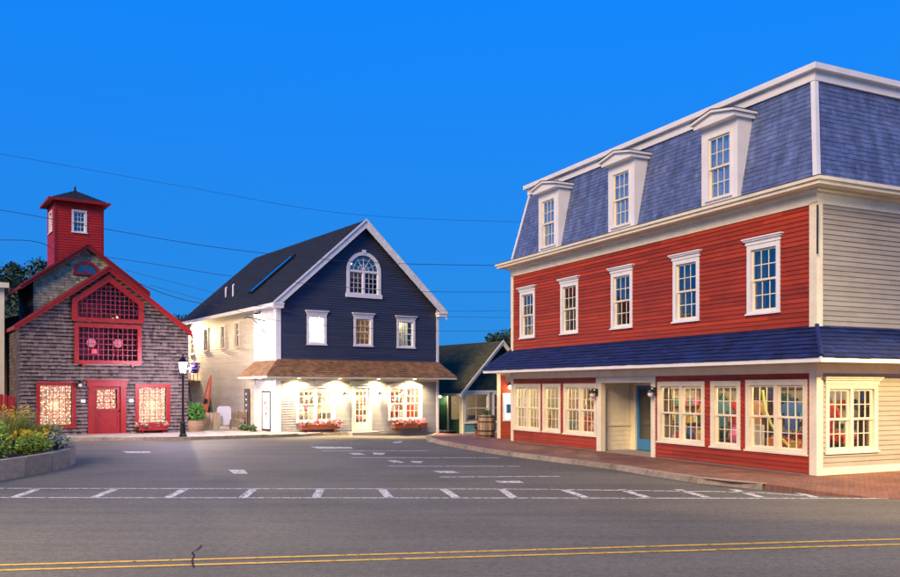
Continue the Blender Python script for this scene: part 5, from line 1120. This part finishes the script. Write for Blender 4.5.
def shrub(loc, kind, m, r, h, label, n=900, fm=None):
    P = thing('shrub' if kind == 'ball' else 'grass_clump', label, 'shrub' if kind == 'ball' else 'grass', loc, rnd.uniform(0, 90)); b = MB()
    if kind == 'ball':
        for k in range(9):
            a = rnd.uniform(0, 6.28); q = r * .6 * rnd.random(); leafball(b, (q * math.cos(a), q * math.sin(a), h * rnd.uniform(.35, .75)), r * rnd.uniform(.45, .65), n // 9, .045, sq=h / r * .6)
        s = MB()
        for k in range(6): a = k * 1.05; s.tube([(0, 0, 0), (r * .35 * math.cos(a), r * .35 * math.sin(a), h * .6)], .012, 5)
        s.build('stems', M_wood, P)
    else: blades(b, n, r * .5, h)
    b.build('foliage', m, P)
    if fm:
        b = MB()
        for k in range(46): a = rnd.uniform(0, 6.28); q = r * rnd.random() ** .5; leafball(b, (q * math.cos(a), q * math.sin(a), h * rnd.uniform(.75, 1.08)), .07, 10, .03)
        b.build('flower_heads', fm, P, kind='stuff')
    return P
for (x, y, kind, m, r, h, lb, n, fm) in (
    (-11.0, 19.2, 'grass', M_grass, .7, .62, 'low dull-green grass clump at the bed edge near the block joint', 700, None),
    (-11.15, 20.4, 'ball', M_lime, .6, .85, 'lime-yellow shrub behind the granite edge of the bed', 1300, None),
    (-10.85, 21.6, 'ball', M_lime, .55, .5, 'low lime shrub with yellow goldenrod flowers at the bed edge', 900, M_gold),
    (-11.7, 22.2, 'grass', M_grass, .7, 1.0, 'tall feathery grass clump in the middle of the bed', 900, M_gold),
    (-10.75, 22.9, 'ball', M_silver, .5, .5, 'low silvery shrub at the rounded end of the bed', 900, None),
    (-11.5, 23.7, 'grass', M_grass, .6, .7, 'yellowish grass clump at the rounded end of the bed', 700, None),
    (-12.3, 19.5, 'ball', M_dark, .8, 1.05, 'dark green leafy shrub at the back of the bed', 1500, None),
    (-12.3, 21.0, 'ball', M_lime, .6, .85, 'pale lime shrub between dark shrub and tall grass', 1200, None),
    (-13.2, 23.4, 'ball', M_dry, .75, 1.0, 'brown dried shrub at the back of the bed', 1300, None),
    (-12.5, 24.4, 'ball', M_redl, .6, .68, 'reddish-leaved shrub behind the bed end', 1000, None),
    (-12.6, 23.0, 'ball', M_dry, .5, .95, 'brown seed-head shrub beside the tall grass', 900, None),
    (-13.5, 20.8, 'ball', M_dark, .9, 1.15, 'big dark green shrub deep in the bed', 1500, None),
    (-11.2, 17.9, 'ball', M_silver, .55, .5, 'low grey-green shrub at the straight edge of the bed', 800, None),
    (-14.3, 22.6, 'ball', M_dark, .8, 1.0, 'dark green shrub behind the brown dried one', 1200, None),
    (-11.0, 16.4, 'ball', M_dark, .7, .7, 'dark shrub along the straight bed edge towards the street', 900, M_gold)):
    shrub((x, y, .37), kind, m, r * 1.15, h * 1.2, lb, int(n * 1.3), fm)

# ---------------------------------------------------------------- trees and hill behind
hb = MB()
def hillz(x, y): return 15.0 * math.exp(-(((x + 63) / 21) ** 2 + ((y - 120) / 34) ** 2))
N_ = 30
for i in range(N_):
    for j in range(N_):
        q = []
        for (a, c) in ((i, j), (i + 1, j), (i + 1, j + 1), (i, j + 1)): x = -170 + a * 180 / N_; y = 62 + c * 130 / N_; q.append((x, y, hillz(x, y) - .25))
        hb.face(q)
tag(hb.build('hill', mat('hill_ground', (.03, .04, .02), .95)), 'wooded hill rising behind the barn', kind='structure')
M_far = mat('far_tree_leaf', (.035, .065, .025), .7, .2, 1, .6)
wd = MB(); r3 = random.Random(5)
for _ in range(150):
    x = r3.uniform(-100, -36); y = r3.uniform(84, 135); z = hillz(x, y); h = r3.uniform(3.5, 6.5)
    for k in range(5):
        leafball(wd, (x + r3.gauss(0, .8), y + r3.gauss(0, .8), z + h * r3.uniform(.3, .9)), r3.uniform(1.0, 1.9), 70, .32, r3)
    wd.tube([(x, y, z - .5), (x, y, z + h * .6)], [.18, .08], 5, .2)
tag(wd.build('hillside_wood', M_far, kind='stuff'), 'dark wood covering the hillside behind the barn', 'wood')
def tree(loc, h, r, label, m, n=26, leaf=.22, seed=1):
    rr = random.Random(seed); P = thing('tree', label, 'tree', loc); t = MB(); c = MB()
    t.tube([(0, 0, -.2), (.05, .02, h * .3), (-.04, .06, h * .6), (0, 0, h * .88)], [h * .035, h * .028, h * .018, .02], 8)
    for k in range(n):
        a = rr.uniform(0, 6.28); f_ = rr.uniform(.32, .95); q = r * math.sqrt(max(.05, 1 - ((f_ - .5) / .52) ** 2)) * rr.uniform(.3, .9); p = (q * math.cos(a), q * math.sin(a), h * f_)
        t.tube([(0, 0, h * f_ * .75), (p[0] * .5, p[1] * .5, h * f_ * .9), p], [h * .01, h * .007, .015], 5); leafball(c, p, r * rr.uniform(.22, .38), 110, leaf, rr)
    t.build('trunk', M_wood, P); c.build('crown', m, P)
for i, (px, Y, ytop, r, lb) in enumerate(((158, 78, 320, 3.2, 'dark tree top showing over the barn roof slope'), (172, 74, 316, 3.4, 'taller dark tree behind the barn beside the wires'), (187, 80, 318, 3.0, 'dark tree between the barn and the cream side wall'), (200, 86, 322, 2.6, 'dark tree at the far end of the cream side wall'), (506, 70, 333, 2.4, 'dark tree behind the green shop roof'), (519, 74, 330, 2.6, 'dark tree hidden mostly by the red building'), (30, 66, 296, 4.0, 'dark leafy tree beyond the barn roof'), (12, 62, 300, 3.5, 'dark leafy tree above the cream house edge'))):
    X = (px - 450) / 836 * Y; h = 2.1 + (388 - ytop) / 836 * Y; tree((X, Y, 0), h, r, lb, M_far, 30, .2, 40 + i)

# ---------------------------------------------------------------- overhead wires (run between poles beyond both sides of the square)
M_wire = mat('cable_black', (.02, .02, .022), .6)
def wire(label, pts, r):
    P = [Vector(((px - 450) / 836 * Y, Y, CAMZ - (py - 388) / 836 * Y)) for px, py, Y in pts]; out = []
    for i in range(len(P) - 1):
        p0 = P[max(i - 1, 0)]; p1, p2 = P[i], P[i + 1]; p3 = P[min(i + 2, len(P) - 1)]
        for k in range(10):
            t = k / 10; out.append(.5 * ((2 * p1) + (p2 - p0) * t + (2 * p0 - 5 * p1 + 4 * p2 - p3) * t * t + (3 * p1 - p0 - 3 * p2 + p3) * t ** 3))
    out.append(P[-1]); b = MB().tube(out, r * .68, 6); return tag(b.build('overhead_wire', M_wire), label, 'wire', 'overhead wires across the square')
wire('highest thin wire crossing the open sky over the tower and gable', [(-60, 147, 33), (0, 154, 33.5), (180, 186, 35), (350, 214, 38), (520, 222, 42), (640, 224, 46)], .010)
wire('wire passing behind the tower window height and over the gable peak roof', [(-60, 205, 33), (0, 210, 33), (105, 229, 33.5), (200, 245, 34), (290, 256, 35), (380, 263, 36), (500, 265.5, 39), (600, 266, 42)], .017)
wire('wire crossing below the tower towards the navy arched window', [(100, 256, 35), (160, 265, 35), (230, 276, 35.5), (300, 283, 36), (400, 291, 37), (520, 292, 40), (600, 292, 42)], .014)
wire('slack thick cable running down over the barn gable to the lamp corner', [(-60, 240, 32), (0, 240, 32), (31, 241, 32), (50, 247, 32.2), (75, 265, 32.5), (100, 283, 33), (130, 303, 33.4), (160, 322, 34), (190, 336, 36)], .018)
wire('thick cable from the barn peak down to the navy shop eave', [(108, 266, 35.5), (130, 279, 36), (165, 294, 36.5), (200, 303, 37), (240, 306, 37.3), (262, 306, 37.3)], .020)
wire('thin pair wire from the barn towards the shop eave, upper', [(125, 270, 36), (180, 284, 36.5), (250, 302, 37), (330, 318, 36), (445, 317, 38), (540, 318, 41)], .009)
wire('thin wire low across the navy gable windows', [(150, 285, 36), (210, 302, 36.5), (280, 321, 36), (380, 329, 36.5), (445, 331, 38), (540, 330, 41)], .010)
wire('thin wire just under the shop gable eave return', [(300, 296, 36), (380, 307, 36.5), (445, 311, 38), (540, 310, 41)], .009)

# ---------------------------------------------------------------- street lights standing beside and behind the camera
def street_light(loc, rz, h, arm, pw, label, c=(1, .70, .34), cone=160, tilt=0.0):
    P = thing('street_light', label, 'street light', loc, rz)
    MB().lathe([(.16, 0), (.16, .3), (.10, .36), (.07, h)], n=12).build('pole', M_black, P)
    MB().tube([(0, 0, h - .1), (arm * .5, 0, h + .25), (arm, 0, h + .3)], .04, 8).build('arm', M_black, P)
    MB().lathe([(.05, .14), (.20, .06), (.24, 0), (.22, -.02)], (arm, 0, h + .2), 14).build('lamp_head', M_black, P); MB().ball((arm, 0, h + .17), .15, 12, 6, .5).build('lens', M_amber, P)
    light('SPOT', 'lamp_light', P, (arm, 0, h + .06), pw, c, .14, (tilt, 0, -1), cone, .55 if cone > 100 else .2)
street_light((16.5, 15.0, .0), 156, 4.9, 1.0, 3600, 'black street light on the pavement off the cream side wall', (1, .67, .25), 78, .84)
street_light((-9.6, 6.0, .0), 80, 8.0, 1.6, 3100, 'tall street light on the near side of the road, by the planting bed', (1, .80, .50), 130, .25)
street_light((15.6, 8.4, .0), 172, 8.0, 1.6, 4000, 'tall street light on the near side of the road, off the cream side wall', (1, .78, .46), 136, .8)
